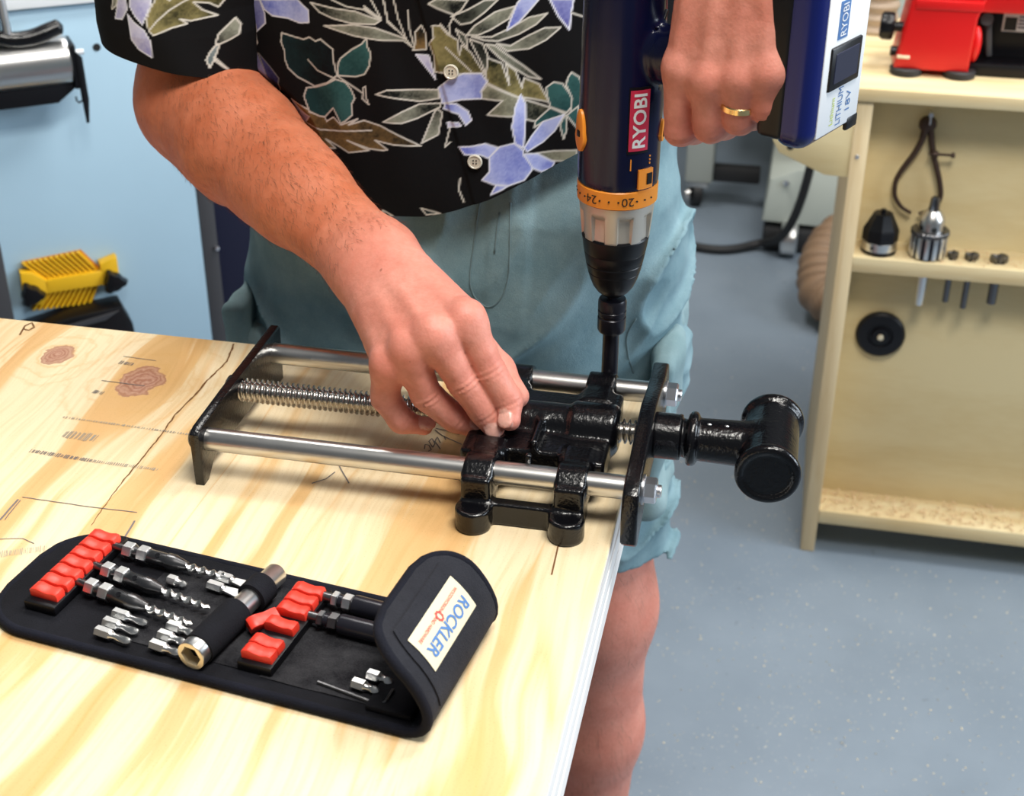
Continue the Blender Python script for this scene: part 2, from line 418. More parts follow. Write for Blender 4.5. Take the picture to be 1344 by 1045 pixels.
def text_mesh(s, size=1.0, bold=0.0):
    """flat text outlines: returns verts (n,2) and faces, centred"""
    c = bpy.data.curves.new('t', 'FONT'); c.body = s; c.size = size; c.align_x = 'CENTER'; c.align_y = 'CENTER'; c.resolution_u = 3; c.offset = bold
    o = bpy.data.objects.new('t', c); COL.objects.link(o)
    dg = bpy.context.evaluated_depsgraph_get(); me = bpy.data.meshes.new_from_object(o.evaluated_get(dg))
    bm = bmesh.new(); bm.from_mesh(me)
    bpy.data.objects.remove(o); bpy.data.curves.remove(c); bpy.data.meshes.remove(me)
    return bm
def put_text(name, s, height, width, fn, mat, parent, bold=0.0, slices=8, axis=1):
    """text fitted to width x height; fn(tx, ty) -> 3-D point"""
    bm = text_mesh(s, 1.0, bold)
    co = np.array([v.co[:2] for v in bm.verts]); lo, hi = co.min(0), co.max(0); ce = (lo + hi) / 2; sp = hi - lo
    for v in bm.verts:
        v.co.x = (v.co.x - ce[0]) / sp[0] * width; v.co.y = (v.co.y - ce[1]) / sp[1] * height
    ext = (width, height)[axis]
    for k in range(1, slices):
        p = Vector((0, 0, 0)); p[axis] = -ext / 2 + ext * k / slices; nn = Vector((0, 0, 0)); nn[axis] = 1
        bmesh.ops.bisect_plane(bm, geom=list(bm.verts) + list(bm.edges) + list(bm.faces), plane_co=p, plane_no=nn)
    bm.verts.index_update()
    vs = [fn(v.co.x, v.co.y) for v in bm.verts]; fs = [[v.index for v in f.verts] for f in bm.faces]; bm.free()
    me = bpy.data.meshes.new(name); me.from_pydata([tuple(map(float, p)) for p in vs], [], fs); me.update()
    me.materials.append(M[mat]); o = bpy.data.objects.new(name, me); COL.objects.link(o)
    if parent is not None: attach(o, parent)
    return o

# ------------------------------------------------------------------ distance fields -> meshes
def smin(a, b, k):
    h = np.clip(0.5 + 0.5 * (b - a) / k, 0, 1); return b + (a - b) * h - k * h * (1 - h)
def smax(a, b, k): return -smin(-a, -b, k)
def d_cone(P, a, b, r1, r2):
    a = np.asarray(a, float); ba = np.asarray(b, float) - a
    pa = P - a; h = np.clip(pa @ ba / (ba @ ba), 0, 1)
    return np.linalg.norm(pa - h[:, None] * ba, axis=1) - (r1 + (r2 - r1) * h)
def d_ell(P, c, r):
    r = np.asarray(r, float); q = (P - np.asarray(c)) / r; k0 = np.linalg.norm(q, axis=1); k1 = np.linalg.norm(q / r, axis=1)
    return k0 * (k0 - 1.0) / np.maximum(k1, 1e-9)
def d_box(P, c, half, r, axes=None):
    q = P - np.asarray(c)
    if axes is not None: q = q @ np.array([nrm(a) for a in axes]).T
    q = np.abs(q) - (np.asarray(half) - r)
    return np.linalg.norm(np.maximum(q, 0), axis=1) + np.minimum(q.max(1), 0) - r
def d_cyl(P, a, b, rad, r=0.0015):
    a = np.asarray(a, float); b = np.asarray(b, float); L = np.linalg.norm(b - a); ax = (b - a) / L
    q = P - (a + b) / 2; t = q @ ax; rr = np.linalg.norm(q - t[:, None] * ax, axis=1)
    dx = rr - (rad - r); dy = np.abs(t) - (L / 2 - r)
    return np.hypot(np.maximum(dx, 0), np.maximum(dy, 0)) + np.minimum(np.maximum(dx, dy), 0) - r

def field_mesh(fn, lo, hi, h, project=1):
    lo = np.asarray(lo, float); hi = np.asarray(hi, float)
    B = 8; nb = np.ceil((hi - lo) / (h * B)).astype(int); n = nb * B
    F = np.full(tuple(n + 1), 1.0, np.float32)
    bi = np.stack(np.meshgrid(*[np.arange(k) for k in nb], indexing='ij'), -1).reshape(-1, 3)
    dc = fn(lo + (bi * B + B / 2) * h)
    keep = bi[np.abs(dc) < h * B * 1.05 + 0.006]
    inside = bi[(dc <= 0) & ~(np.abs(dc) < h * B * 1.05 + 0.006)]
    for b in inside: F[b[0] * B:b[0] * B + B + 1, b[1] * B:b[1] * B + B + 1, b[2] * B:b[2] * B + B + 1] = -1
    off = np.stack(np.meshgrid(*[np.arange(B + 1)] * 3, indexing='ij'), -1).reshape(-1, 3)
    for c0 in range(0, len(keep), 400):
        idx = (keep[c0:c0 + 400, None, :] * B + off[None]).reshape(-1, 3)
        F[idx[:, 0], idx[:, 1], idx[:, 2]] = fn(lo + idx * h)
    S = F < 0
    c = [S[i:S.shape[0] - 1 + i, j:S.shape[1] - 1 + j, k:S.shape[2] - 1 + k] for i in (0, 1) for j in (0, 1) for k in (0, 1)]
    cnt = sum(x.astype(np.int8) for x in c); act = (cnt > 0) & (cnt < 8)
    ids = np.full(act.shape, -1, np.int64); A = np.argwhere(act); ids[act] = np.arange(len(A))
    acc = np.zeros((len(A), 3)); w = np.zeros(len(A))
    corners = [(i, j, k) for i in (0, 1) for j in (0, 1) for k in (0, 1)]
    val = {q: F[A[:, 0] + q[0], A[:, 1] + q[1], A[:, 2] + q[2]].astype(float) for q in corners}
    for p in corners:
        for ax in range(3):
            if p[ax] == 0:
                q = list(p); q[ax] = 1; q = tuple(q); a, b = val[p], val[q]; m = (a < 0) != (b < 0)
                t = np.where(m, a / np.where(m, a - b, 1), 0)
                pt = np.array(p, float)[None] + t[:, None] * (np.array(q) - np.array(p))[None]
                acc += np.where(m[:, None], pt, 0); w += m
    Vv = lo + (A + acc / w[:, None]) * h
    quads = []
    for ax in range(3):
        sl0 = [slice(None)] * 3; sl1 = [slice(None)] * 3; sl0[ax] = slice(0, -1); sl1[ax] = slice(1, None)
        s0, s1 = S[tuple(sl0)], S[tuple(sl1)]; E = np.argwhere(s0 != s1)
        o1, o2 = [(1, 2), (2, 0), (0, 1)][ax]
        E = E[(E[:, o1] > 0) & (E[:, o2] > 0) & (E[:, o1] < n[o1]) & (E[:, o2] < n[o2])]
        d1 = np.zeros(3, int); d1[o1] = 1; d2 = np.zeros(3, int); d2[o2] = 1
        q = np.stack([ids[tuple((E - d1 - d2).T)], ids[tuple((E - d2).T)], ids[tuple(E.T)], ids[tuple((E - d1).T)]], 1)
        fl = ~s0[tuple(E.T)]; q[fl] = q[fl][:, ::-1]; quads.append(q)
    Q = np.concatenate(quads); Q = Q[(Q >= 0).all(1)]
    for _ in range(project):
        e = h * 0.5; d0 = fn(Vv)
        G = np.stack([fn(Vv + V(*(e if i == j else 0 for j in range(3)))) - d0 for i in range(3)], 1) / e
        G /= np.maximum(np.linalg.norm(G, axis=1), 0.3)[:, None]
        Vv = Vv - G * np.clip(d0, -h, h)[:, None]
    return Vv, Q
def field_obj(name, fn, lo, hi, h, mat, parent=None, smooth=180, project=1):
    v, q = field_mesh(fn, lo, hi, h, project); return mesh_obj(name, v, q, mat, parent, smooth)

def vnoise(P, scale, seed=0):
    """cheap smooth value noise in [-1, 1]"""
    q = P * scale; i = np.floor(q).astype(np.int64); fr = q - i; fr = fr * fr * (3 - 2 * fr); out = 0
    for dx in (0, 1):
        for dy in (0, 1):
            for dz in (0, 1):
                hsh = ((i[:, 0] + dx) * 374761393 + (i[:, 1] + dy) * 668265263 + (i[:, 2] + dz) * 2147483647 + seed * 1274126177) & 0xffffffff
                hsh = ((hsh ^ (hsh >> 13)) * 1274126177) & 0xffffffff; val = ((hsh ^ (hsh >> 16)) & 0xffff) / 32767.5 - 1
                out = out + val * np.where(dx, fr[:, 0], 1 - fr[:, 0]) * np.where(dy, fr[:, 1], 1 - fr[:, 1]) * np.where(dz, fr[:, 2], 1 - fr[:, 2])
    return out
def set_color(o, name, rgb):
    at = o.data.color_attributes.new(name, 'FLOAT_COLOR', 'POINT')
    a = np.ones((len(o.data.vertices), 4), np.float32); a[:, :3] = rgb; at.data.foreach_set('color', a.ravel())

# ================================================================== setting
TZ = 0.86                      # bench top height
fl = MB(); fl.add([(-5, -2, 0), (5, -2, 0), (5, 7, 0), (-5, 7, 0), (-5, -2, -0.05), (5, -2, -0.05), (5, 7, -0.05), (-5, 7, -0.05)],
                  [(0, 1, 2, 3), (7, 6, 5, 4), (0, 4, 5, 1), (1, 5, 6, 2), (2, 6, 7, 3), (3, 7, 4, 0)])
struct(fl.build('floor', 'floor', smooth=0))

# ------------------------------------------------------------------ work bench
bench = thing('workbench', 'plywood work bench with a knotty pale top, in front of the standing person', 'workbench', (-0.55, 0.5, 0))
XR, YB = -0.090, 0.980
bm = MB(); bm.box((-1.25, -0.30, TZ - 0.0025), (XR, YB, TZ), 0.0008, 1); bm.build('face_veneer', 'table_wood', bench)
zz = TZ - 0.0025
for k, (th, inset) in enumerate(((0.0105, 0.0), (0.0095, 0.0006), (0.0105, 0.0), (0.0095, 0.0007), (0.0105, 0.0001), (0.010, 0.0006))):
    m = MB(); m.box((-1.25 + inset, -0.30 + inset, zz - th + 0.0003), (XR - inset, YB - inset, zz), 0.0004, 1)
    m.build('ply', 'ply_edge', bench); zz -= th
for lx in (-1.17, -0.24):
    for ly in (-0.22, 0.90):
        m = MB(); m.box((lx - 0.035, ly - 0.035, 0), (lx + 0.035, ly + 0.035, zz), 0.003); m.build('leg', 'birch_side', bench)
for ly in (-0.22, 0.90):
    m = MB(); m.box((-1.14, ly - 0.012, 0.64), (-0.27, ly + 0.012, 0.74), 0.002); m.build('apron', 'birch_top', bench)

def strip(pts, w, z=TZ + 0.0004, m=None, jitter=0.0):
    m = m or MB(); pts = [V(*p) for p in pts]; vs = []; fs = []
    for i, p in enumerate(pts):
        t = nrm(pts[min(i + 1, len(pts) - 1)] - pts[max(i - 1, 0)]); n = V(-t[1], t[0])
        ww = (w[i] if hasattr(w, '__len__') else w) / 2 * (1 + jitter * random.uniform(-1, 1))
        vs += [(*(p + n * ww), z), (*(p - n * ww), z)]
    for i in range(len(pts) - 1): fs.append((2 * i, 2 * i + 1, 2 * i + 3, 2 * i + 2))
    return m.add(vs, fs)
def resample(pts, step, wob=0.0):
    out = []; pts = [V(*p) for p in pts]
    for a, b in zip(pts[:-1], pts[1:]):
        k = max(1, int(np.linalg.norm(b - a) / step))
        for i in range(k): out.append(a + (b - a) * i / k + RNG.uniform(-wob, wob, len(a)))
    out.append(pts[-1]); return out
cr = resample([(-0.4385, 0.9757), (-0.4324, 0.9452), (-0.4356, 0.9116), (-0.4356, 0.8901), (-0.4383, 0.8555), (-0.4361, 0.8160), (-0.4362, 0.7837), (-0.4362, 0.7531), (-0.4346, 0.7262), (-0.4331, 0.7061)], 0.004, 0.0004)
nC = len(cr)
strip(cr, [0.0014 * (1 - i / nC) ** 0.7 + 0.0003 for i in range(nC)], jitter=0.4).build('crack', 'crack', bench, 0)
strip([(-0.1217, 0.7166), (-0.1233, 0.7503)], 0.0011).build('crack', 'crack', bench, 0)
strip(resample([(-0.6207, 0.9533), (-0.6249, 0.9700), (-0.6221, 0.9766), (-0.6159, 0.9690), (-0.6175, 0.9627), (-0.6239, 0.9643)], 0.003), 0.0016).build('pitch_streak', 'crack', bench, 0)
for pts, w in (([(-0.4949, 0.7276), (-0.4516, 0.7264), (-0.4098, 0.7268)], 0.0007), ([(-0.4960, 0.6989), (-0.4965, 0.7244)], 0.0014), ([(-0.4930, 0.6996), (-0.4945, 0.7238)], 0.0007), ([(-0.4047, 0.6924), (-0.4070, 0.7172)], 0.0014),
               ([(-0.4846, 0.6787), (-0.4704, 0.6827), (-0.4600, 0.6787)], 0.0006), ([(-0.5176, 0.8938), (-0.4803, 0.8929)], 0.0008), ([(-0.5187, 0.9360), (-0.4892, 0.9342)], 0.0006),
               ([(-0.3058, 0.7862), (-0.2978, 0.7940), (-0.2943, 0.8039)], 0.0010), ([(-0.2941, 0.8123), (-0.2802, 0.7917)], 0.0010), ([(-0.4158, 0.8316), (-0.3848, 0.8293)], 0.0005)):
    strip(resample(pts, 0.006, 0.0002), w).build('pencil_line', 'pencil', bench, 0)
def dashes(name, a, b, h, n, mat, fill=0.55):
    a, b = V(*a), V(*b); t = b - a; u = nrm(t); nn = V(-u[1], u[0]); m = MB()
    for i in range(n):
        c = a + t * (i + 0.5 * random.random()) / n; w = np.linalg.norm(t) / n * fill * random.uniform(0.4, 1.2) / 2; hh = h * random.uniform(0.6, 1.0) / 2
        m.add([(*(c - u * w - nn * hh), TZ + 0.0004), (*(c + u * w - nn * hh), TZ + 0.0004), (*(c + u * w + nn * hh), TZ + 0.0004), (*(c - u * w + nn * hh), TZ + 0.0004)], [(0, 1, 2, 3)])
    m.build(name, mat, bench, 0)
dashes('ink_stamp', (-0.5200, 0.7848), (-0.4673, 0.7812), 0.005, 34, 'pencil')
dashes('ink_stamp', (-0.4673, 0.7812), (-0.4182, 0.7803), 0.004, 30, 'stamp')
dashes('ink_stamp', (-0.5192, 0.8345), (-0.4153, 0.8306), 0.003, 50, 'stamp')
dashes('ink_stamp', (-0.5074, 0.8118), (-0.4802, 0.8109), 0.012, 16, 'stamp')
dashes('ink_stamp', (-0.5161, 0.8763), (-0.5058, 0.8748), 0.006, 6, 'pencil')
dashes('ink_stamp', (-0.5164, 0.9256), (-0.5039, 0.9243), 0.006, 7, 'pencil')
dashes('ink_stamp', (-0.4759, 0.6632), (-0.4492, 0.6758), 0.008, 26, 'stamp', 0.4)
# handwriting near the hand
hw = MB()
for s in ([(-0.2395, 0.8754), (-0.2326, 0.8689), (-0.2151, 0.8594)], [(-0.2395, 0.8777), (-0.2298, 0.8763), (-0.2201, 0.8728)], [(-0.2282, 0.8632), (-0.2307, 0.8682)], [(-0.2289, 0.8498), (-0.2354, 0.8594), (-0.2354, 0.8661), (-0.2310, 0.8582)],
          [(-0.2349, 0.8507), (-0.2398, 0.8585), (-0.2387, 0.8632), (-0.2346, 0.8563), (-0.2349, 0.8507)], [(-0.2403, 0.8474), (-0.2414, 0.8537), (-0.2384, 0.8533), (-0.2351, 0.8474), (-0.2368, 0.8449)]):
    strip(resample(s, 0.002), 0.0009, m=hw)
hw.build('handwriting', 'pencil', bench, 0)

# ------------------------------------------------------------------ vise
vise = thing('front_vise', 'black cast iron quick release vise with two steel guide rods lying on the plywood', 'vise', (-0.2, 0.848, TZ))
YF, YR, YS, ZR, ZS = 0.782, 0.914, 0.848, 0.890, 0.8935
for y in (YF, YR):
    m = MB(); m.cyl((-0.383, y, ZR), (-0.072, y, ZR), 0.0082, n=28, bevel=0.0006); m.build('guide_rod', 'steel', vise)
# lead screw with a real helical thread
pitch, L, na, per = 0.0040, 0.300, 24, 8
nl = int(L / pitch * per); vs = np.zeros((nl + 1, na, 3)); ii = np.arange(nl + 1)[:, None]; th = np.arange(na)[None] * 2 * math.pi / na
t = ii * L / nl; ph = ((t / pitch - th / (2 * math.pi)) % 1.0)
tri = np.clip((np.abs(ph - 0.5) - 0.10) / 0.26, 0, 1); rr = 0.0060 + 0.0030 * (1 - tri)
vs[..., 0] = -0.382 + t; vs[..., 1] = YS + rr * np.cos(th); vs[..., 2] = ZS + rr * np.sin(th)
idx = np.arange((nl + 1) * na).reshape(nl + 1, na); nx = np.roll(idx, -1, 1)
q = np.stack([idx[:-1], nx[:-1], nx[1:], idx[1:]], -1).reshape(-1, 4)[:, ::-1]
mesh_obj('lead_screw', vs.reshape(-1, 3), q, 'screw_steel', vise, 60)
# rear plate
m = MB(); m.prism([(0.768, TZ), (0.776, TZ), (0.790, TZ + 0.011), (0.905, TZ + 0.011), (0.920, TZ), (0.929, TZ), (0.931, TZ + 0.044), (0.928, TZ + 0.047), (0.866, TZ + 0.046), (0.830, TZ + 0.046), (0.774, TZ + 0.044), (0.767, TZ + 0.041)],
                  (-0.385, 0, 0), (0, 1, 0), (0, 0, 1), 0.007, 0.0008); m.build('rear_plate', 'black_paint', vise)
for y in (YF, YR):
    m = MB(); m.lathe((-0.385, y, ZR), (-1, 0, 0), [(0.0075, -0.001), (0.0075, 0.004), (0.006, 0.0055), (0.0, 0.0055)], 20); m.build('rod_cap', 'black_paint', vise)
m = MB(); m.lathe((-0.384, YS, ZS), (-1, 0, 0), [(0.010, 0), (0.010, 0.004), (0.008, 0.0055), (0, 0.0055)], 20); m.build('screw_cap', 'black_paint', vise)
# cast body between the rods
def body(P):
    d = d_cyl(P, (-0.207, YS, ZS), (-0.098, YS, ZS), 0.0150, 0.003)
    d = smin(d, d_cyl(P, (-0.132, YS, ZS), (-0.100, YS, ZS), 0.0178, 0.003), 0.004)
    d = smin(d, d_box(P, (-0.1515, YS, ZS - 0.007), (0.050, 0.050, 0.009), 0.003), 0.005)
    d = smin(d, d_box(P, (-0.1515, 0.812, ZS + 0.002), (0.0022, 0.026, 0.008), 0.0015), 0.004)
    for xa in (-0.183, -0.120):
        for y, s in ((YF, -1), (YR, 1)):
            d = smin(d, d_cyl(P, (xa - 0.0102, y, ZR), (xa + 0.0102, y, ZR), 0.0112, 0.0015), 0.003)
            d = smin(d, d_box(P, (xa, y + s * 0.006, TZ + 0.017), (0.0100, 0.012, 0.017), 0.003), 0.005)
            d = smin(d, d_box(P, (xa, y - s * 0.018, ZR - 0.004), (0.010, 0.016, 0.012), 0.003), 0.005)
            d = smin(d, d_cyl(P, (xa, y + s * 0.0225, TZ), (xa, y + s * 0.0225, TZ + 0.0165), 0.0122, 0.0022), 0.003)
    for y, s in ((YF, -1), (YR, 1)):
        d = smin(d, d_box(P, (-0.1515, y + s * 0.014, TZ + 0.0085), (0.030, 0.0045, 0.0085), 0.002), 0.004)
    for y0 in (0.798, 0.898):   # windows through the web
        d = smax(d, -d_box(P, (-0.1515, y0, ZS), (0.018, 0.007, 0.05), 0.003), 0.002)
    d = np.maximum(d, TZ + 0.0002 - P[:, 2])
    return d
field_obj('body_casting', body, (-0.212, 0.740, TZ - 0.002), (-0.094, 0.956, TZ + 0.056), 0.00125, 'black_paint', vise)
# front jaw plate, over the table edge
jp = []
for cy, cz, a0 in ((0.930, 0.898, -10), (0.930, 0.880, 0)): pass
jaw = [(0.757, 0.862), (0.764, 0.856), (0.790, 0.862), (0.815, 0.870), (0.882, 0.870), (0.908, 0.866), (0.930, 0.864), (0.938, 0.872), (0.940, 0.892), (0.936, 0.904), (0.926, 0.909),
       (0.905, 0.908), (0.880, 0.912), (0.850, 0.917), (0.818, 0.914), (0.790, 0.907), (0.768, 0.905), (0.759, 0.899), (0.755, 0.885)]
m = MB(); m.prism(jaw, (-0.084, 0, 0), (0, 1, 0), (0, 0, 1), 0.011, 0.0018, 3); m.build('jaw_plate', 'black_paint', vise)
for y in (YF, YR):
    m = MB(); m.lathe((-0.073, y, ZR), (1, 0, 0), [(0.0102, -0.0005), (0.0102, 0.001), (0.0102, 0.0012)], 24); m.build('washer', 'zinc', vise)
    m = MB(); m.lathe((-0.0722, y, ZR), (1, 0, 0), [(0.0078, 0), (0.0088, 0.0008), (0.0088, 0.0075), (0.0076, 0.0085), (0.0045, 0.0085)], 6); 
    nut = m.build('nut', 'zinc', vise)
    m = MB(); m.lathe((-0.066, y, ZR), (1, 0, 0), [(0.0044, 0), (0.0044, 0.0046), (0.0038, 0.0052), (0, 0.0052)], 16); m.build('stud', 'zinc', vise)
def head(P):
    d = d_cyl(P, (-0.0735, YS, ZS), (-0.0545, YS, ZS), 0.0163, 0.0012)
    d = np.minimum(d, d_cyl(P, (-0.056, YS, ZS), (-0.050, YS, ZS), 0.0135, 0.001))
    d = np.minimum(d, d_cyl(P, (-0.0505, YS, ZS), (-0.043, YS, ZS), 0.0192, 0.0034))
    s = d_cone(P, (-0.045, YS, ZS), (0.006, YS, ZS), 0.0150, 0.0168)
    s = smin(s, d_cyl(P, (0.0065, YS - 0.036, ZS), (0.0065, YS + 0.036, ZS), 0.0192, 0.003), 0.004)
    for e in (-1, 1): s = smin(s, d_cyl(P, (0.0065, YS + e * 0.0305, ZS), (0.0065, YS + e * 0.0385, ZS), 0.0222, 0.0032), 0.003)
    s = smax(s, -d_cyl(P, (0.0065, YS - 0.06, ZS), (0.0065, YS - 0.0372, ZS), 0.0165, 0.001), 0.001)
    s = smax(s, -d_cyl(P, (0.0065, YS + 0.0372, ZS), (0.0065, YS + 0.06, ZS), 0.0165, 0.001), 0.001)
    return smin(d, s, 0.0012)
field_obj('screw_head', head, (-0.078, YS - 0.045, ZS - 0.028), (0.034, YS + 0.045, ZS + 0.028), 0.0012, 'black_paint', vise)
for x in (-0.036, -0.024):
    m = MB(); m.sphere((x, YS - 0.004, ZS + 0.0152), (0.0016, 0.0012, 0.0008), 10, 6); m.build('set_pin', 'bright_steel', vise)

# ------------------------------------------------------------------ drill
AX, AY = -0.118, 0.936
HA = R(-25.0)
HV = V(math.cos(HA), math.sin(HA), 0); SV = V(-HV[1], HV[0], 0); A0 = V(AX, AY, 0); ZV = V(0, 0, 1)
def hp(d, s, z): return A0 + HV * d + SV * s + ZV * z
FACE = math.atan2(-AY, -AX)          # bearing from the drill to the photographer
def cp(phi, r, z): return V(AX + r * math.cos(FACE + phi), AY + r * math.sin(FACE + phi), z)
def cpatch(phi0, phi1, z0, z1, r, th=0.0008, n=10, m=None, lift=0.001):
    """raised curved plate on the drill barrel"""
    m = m or MB(); vs = []; fs = []
    for rr in (r - lift, r + th):
        for zz_ in (z0, z1):
            for i in range(n + 1): vs.append(cp(phi0 + (phi1 - phi0) * i / n, rr, zz_))
    k = n + 1
    for i in range(n):
        fs += [(2 * k + i, 2 * k + i + 1, 3 * k + i + 1, 3 * k + i), (i, i + 1, 2 * k + i + 1, 2 * k + i), (k + i + 1, k + i, 3 * k + i, 3 * k + i + 1), (i + 1, i, k + i, k + i + 1)]
    fs += [(0, 2 * k, 3 * k, k), (n, k + n, 3 * k + n, 2 * k + n)]
    return m.add(vs, fs)
drill = thing('cordless_drill', 'dark navy cordless drill driver with orange ring pointing straight down at the vise', 'drill', (AX, AY, 0.955))
HZ = 1.138
def housing(P):
    rad = np.interp(P[:, 2], [1.040, 1.050, 1.10, 1.15, 1.20, 1.24], [0.0272, 0.0285, 0.0288, 0.0282, 0.0272, 0.026])
    q = P - A0; r = np.hypot(q[:, 0], q[:, 1]); dz = np.maximum(1.046 - P[:, 2], P[:, 2] - 1.236)
    d = smax(r - rad, dz, 0.010)
    d = np.where(P[:, 2] < 1.06, np.maximum(r - rad, 1.046 - P[:, 2]), d)
    hd = d_cone((P - V(0, 0, HZ)) * V(1, 1, 0.80) + V(0, 0, HZ), hp(0.036, 0, HZ + 0.002), hp(0.120, 0, HZ + 0.016), 0.0160, 0.0145)
    d = smin(d, hd, 0.007)
    d = smin(d, d_box(P, hp(0.124, 0, HZ + 0.024), (0.010, 0.022, 0.040), 0.006, (HV, SV, ZV)), 0.008)
    for z in (1.0665, 1.158): d = np.maximum(d, -(np.hypot(r - 0.0295, P[:, 2] - z) - 0.0011))
    return d
v_, q_ = field_mesh(housing, (-0.165, 0.835, 1.036), (0.035, 0.985, 1.245), 0.0016, 1)
mesh_obj('housing', v_, q_, 'navy', drill, 50)
for k in range(6):
    z = 1.120 + k * 0.0085
    m = MB(); m.obox(cp(R(68), 0.0279, z), (0.0062, 0.0010, 0.0014), (np.cross(ZV, V(math.cos(FACE + R(68)), math.sin(FACE + R(68)), 0)) + 0.9 * ZV, V(math.cos(FACE + R(68)), math.sin(FACE + R(68)), 0), np.cross(np.cross(ZV, V(math.cos(FACE + R(68)), math.sin(FACE + R(68)), 0)) + 0.9 * ZV, V(math.cos(FACE + R(68)), math.sin(FACE + R(68)), 0))), 0.0005)
    m.build('vent_slot', 'black_plastic', drill)
m = MB(); m.lathe((AX, AY, 1.033), (0, 0, 1), [(0.0268, 0), (0.0284, 0.0008), (0.0286, 0.0125), (0.0276, 0.0135), (0.02, 0.0138)], 64)
ring = m.build('clutch_ring', 'orange', drill)
for deg, s in ((-38, '24'), (15.5, '20')):
    put_text('clutch_number', s, 0.0062, 0.0088, lambda tx, ty, d=deg: cp(R(d) - tx / 0.0287, 0.02895, 1.0395 - ty), 'ink', ring, slices=6, axis=0)
for k in range(-6, 8):
    dg_ = -38 + 13.4 * k
    if min(abs(dg_ + 38), abs(dg_ - 15.5)) > 6:
        m = MB(); c = cp(R(dg_), 0.02865, 1.0395); m.lathe(c - 0.0002 * nrm(c - V(AX, AY, 1.0395)), c - V(AX, AY, 1.0395), [(0.0007, 0), (0.0007, 0.0006), (0, 0.0006)], 8); m.build('clutch_dot', 'ink', ring)
# fluted silver collar
def flute(th, t):
    u = 1.0
    k = (th * 8 / (2 * math.pi)) % 1.0; w = abs(k - 0.5)
    dpt = max(0.0, 1 - max(0, (w - 0.22)) / 0.06) if w < 0.28 else 0.0
    top = 1.0 if t < 0.018 else max(0.0, 1 - (t - 0.018) / 0.0035)
    return 1 - 0.125 * dpt * top * (0.45 + 0.55 * min(1, t / 0.016))
prof = [(0.0238, 0), (0.0243, 0.0006)] + [(0.0243 + 0.0026 * i / 18, 0.0006 + 0.026 * i / 18) for i in range(1, 19)] + [(0.0271, 0.0278), (0.0262, 0.0284)]
m = MB(); m.lathe((AX, AY, 1.005), (0, 0, 1), prof, 144, rfun=flute); m.build('gear_collar', 'silver_paint', drill, 40)
cprof = [(0.0060, 0.9560), (0.0085, 0.9575), (0.0118, 0.9605), (0.0150, 0.9650), (0.0173, 0.9705), (0.0190, 0.9760), (0.0188, 0.9766), (0.0195, 0.9780), (0.0206, 0.9830), (0.0203, 0.9836), (0.0210, 0.9850), (0.0222, 0.9920), (0.0220, 0.9926), (0.0226, 0.9940), (0.0240, 1.0030), (0.0243, 1.0048), (0.0236, 1.0062)]
m = MB(); m.lathe((AX, AY, 0), (0, 0, 1), cprof, 48); m.build('chuck', 'black_plastic', drill, 30)
# maker's plate
m = cpatch(R(10.5), R(41.5), 1.0745, 1.1205, 0.0288, 0.0006, 10); m.build('plate_rim', 'black_plastic', drill)
m = cpatch(R(12), R(40), 1.0765, 1.1185, 0.0288, 0.0010, 10); plate = m.build('logo_plate', 'logo_red', drill)
put_text('logo_text', 'RYOBI', 0.0095, 0.0375, lambda tx, ty: cp(R(26) - ty / 0.029, 0.0288 + 0.00125, 1.0975 + tx), 'white', plate, bold=0.022, slices=8, axis=1)
# orange controls
m = cpatch(R(28), R(52), 1.0485, 1.0625, 0.0287, 0.0016, 8); win = m.build('mode_window', 'orange', drill)
m = cpatch(R(41), R(49.5), 1.0515, 1.0595, 0.0287, 0.0022, 4); m.build('window_glass', 'black_plastic', win)
m = cpatch(R(16), R(17.5), 1.0625, 1.0705, 0.0287, 0.0005, 2); m.build('index_mark', 'orange', drill)
for z in (1.0655, 1.068, 1.0705): m = cpatch(R(46), R(48), z, z + 0.0012, 0.0287, 0.0005, 2); m.build('bit_symbol', 'orange', drill)
for ph, hgt, w in ((R(-66), 0.030, 0.016), (R(78), 0.016, 0.012)):
    n_ = V(math.cos(FACE + ph), math.sin(FACE + ph), 0); tt = np.cross(ZV, n_)
    m = MB(); poly = [(w / 2 * math.cos(a) * (1.0 if math.sin(a) < 0 else 0.8), hgt / 2 * math.sin(a)) for a in np.linspace(0, 2 * math.pi, 20, endpoint=False)]
    m.prism(poly, cp(ph, 0.0265, 1.085), tt, ZV, 0.0042, 0.0009); btn = m.build('direction_button', 'orange', drill)
    m = MB(); m.obox(cp(ph, 0.0308, 1.083), (0.0022, 0.0022, 0.0006), (tt, ZV, n_), 0.0004); m.build('button_arrow', 'black_plastic', btn)
m = MB(); m.obox(hp(0.052, 0, HZ - 0.027), (0.012, 0.009, 0.009), (HV, SV, ZV), 0.004, 3); m.build('trigger', 'black_plastic', drill)
# battery
def bat(P):
    d = d_box(P, hp(0.1430, 0, 1.163), (0.0130, 0.0365, 0.0555), 0.011, (HV, SV, ZV))
    return d
v_, q_ = field_mesh(bat, (-0.03, 0.80, 1.10), (0.07, 0.96, 1.23), 0.0015); bat_o = mesh_obj('battery', v_, q_, 'blue_plastic', drill, 50)
m = MB(); m.obox(hp(0.1305, 0, 1.165), (0.0100, 0.0371, 0.0525), (HV, SV, ZV), 0.005, 3); m.build('battery_collar', 'black_plastic', bat_o)
fl_ = 0.1430 + 0.0130
def on_end(s, z, off=0.0): return hp(fl_ + off, s, z)
m = MB(); m.obox(hp(fl_ - 0.0006, 0.004, 1.164), (0.0014, 0.0290, 0.050), (HV, SV, ZV), 0.0012, 2); lab = m.build('battery_label', 'white', bat_o)
m = MB(); m.obox(hp(fl_ - 0.0002, 0.0035, 1.1555), (0.0026, 0.0210, 0.0135), (HV, SV, ZV), 0.0012, 2); m.build('battery_latch', 'black_plastic', bat_o)
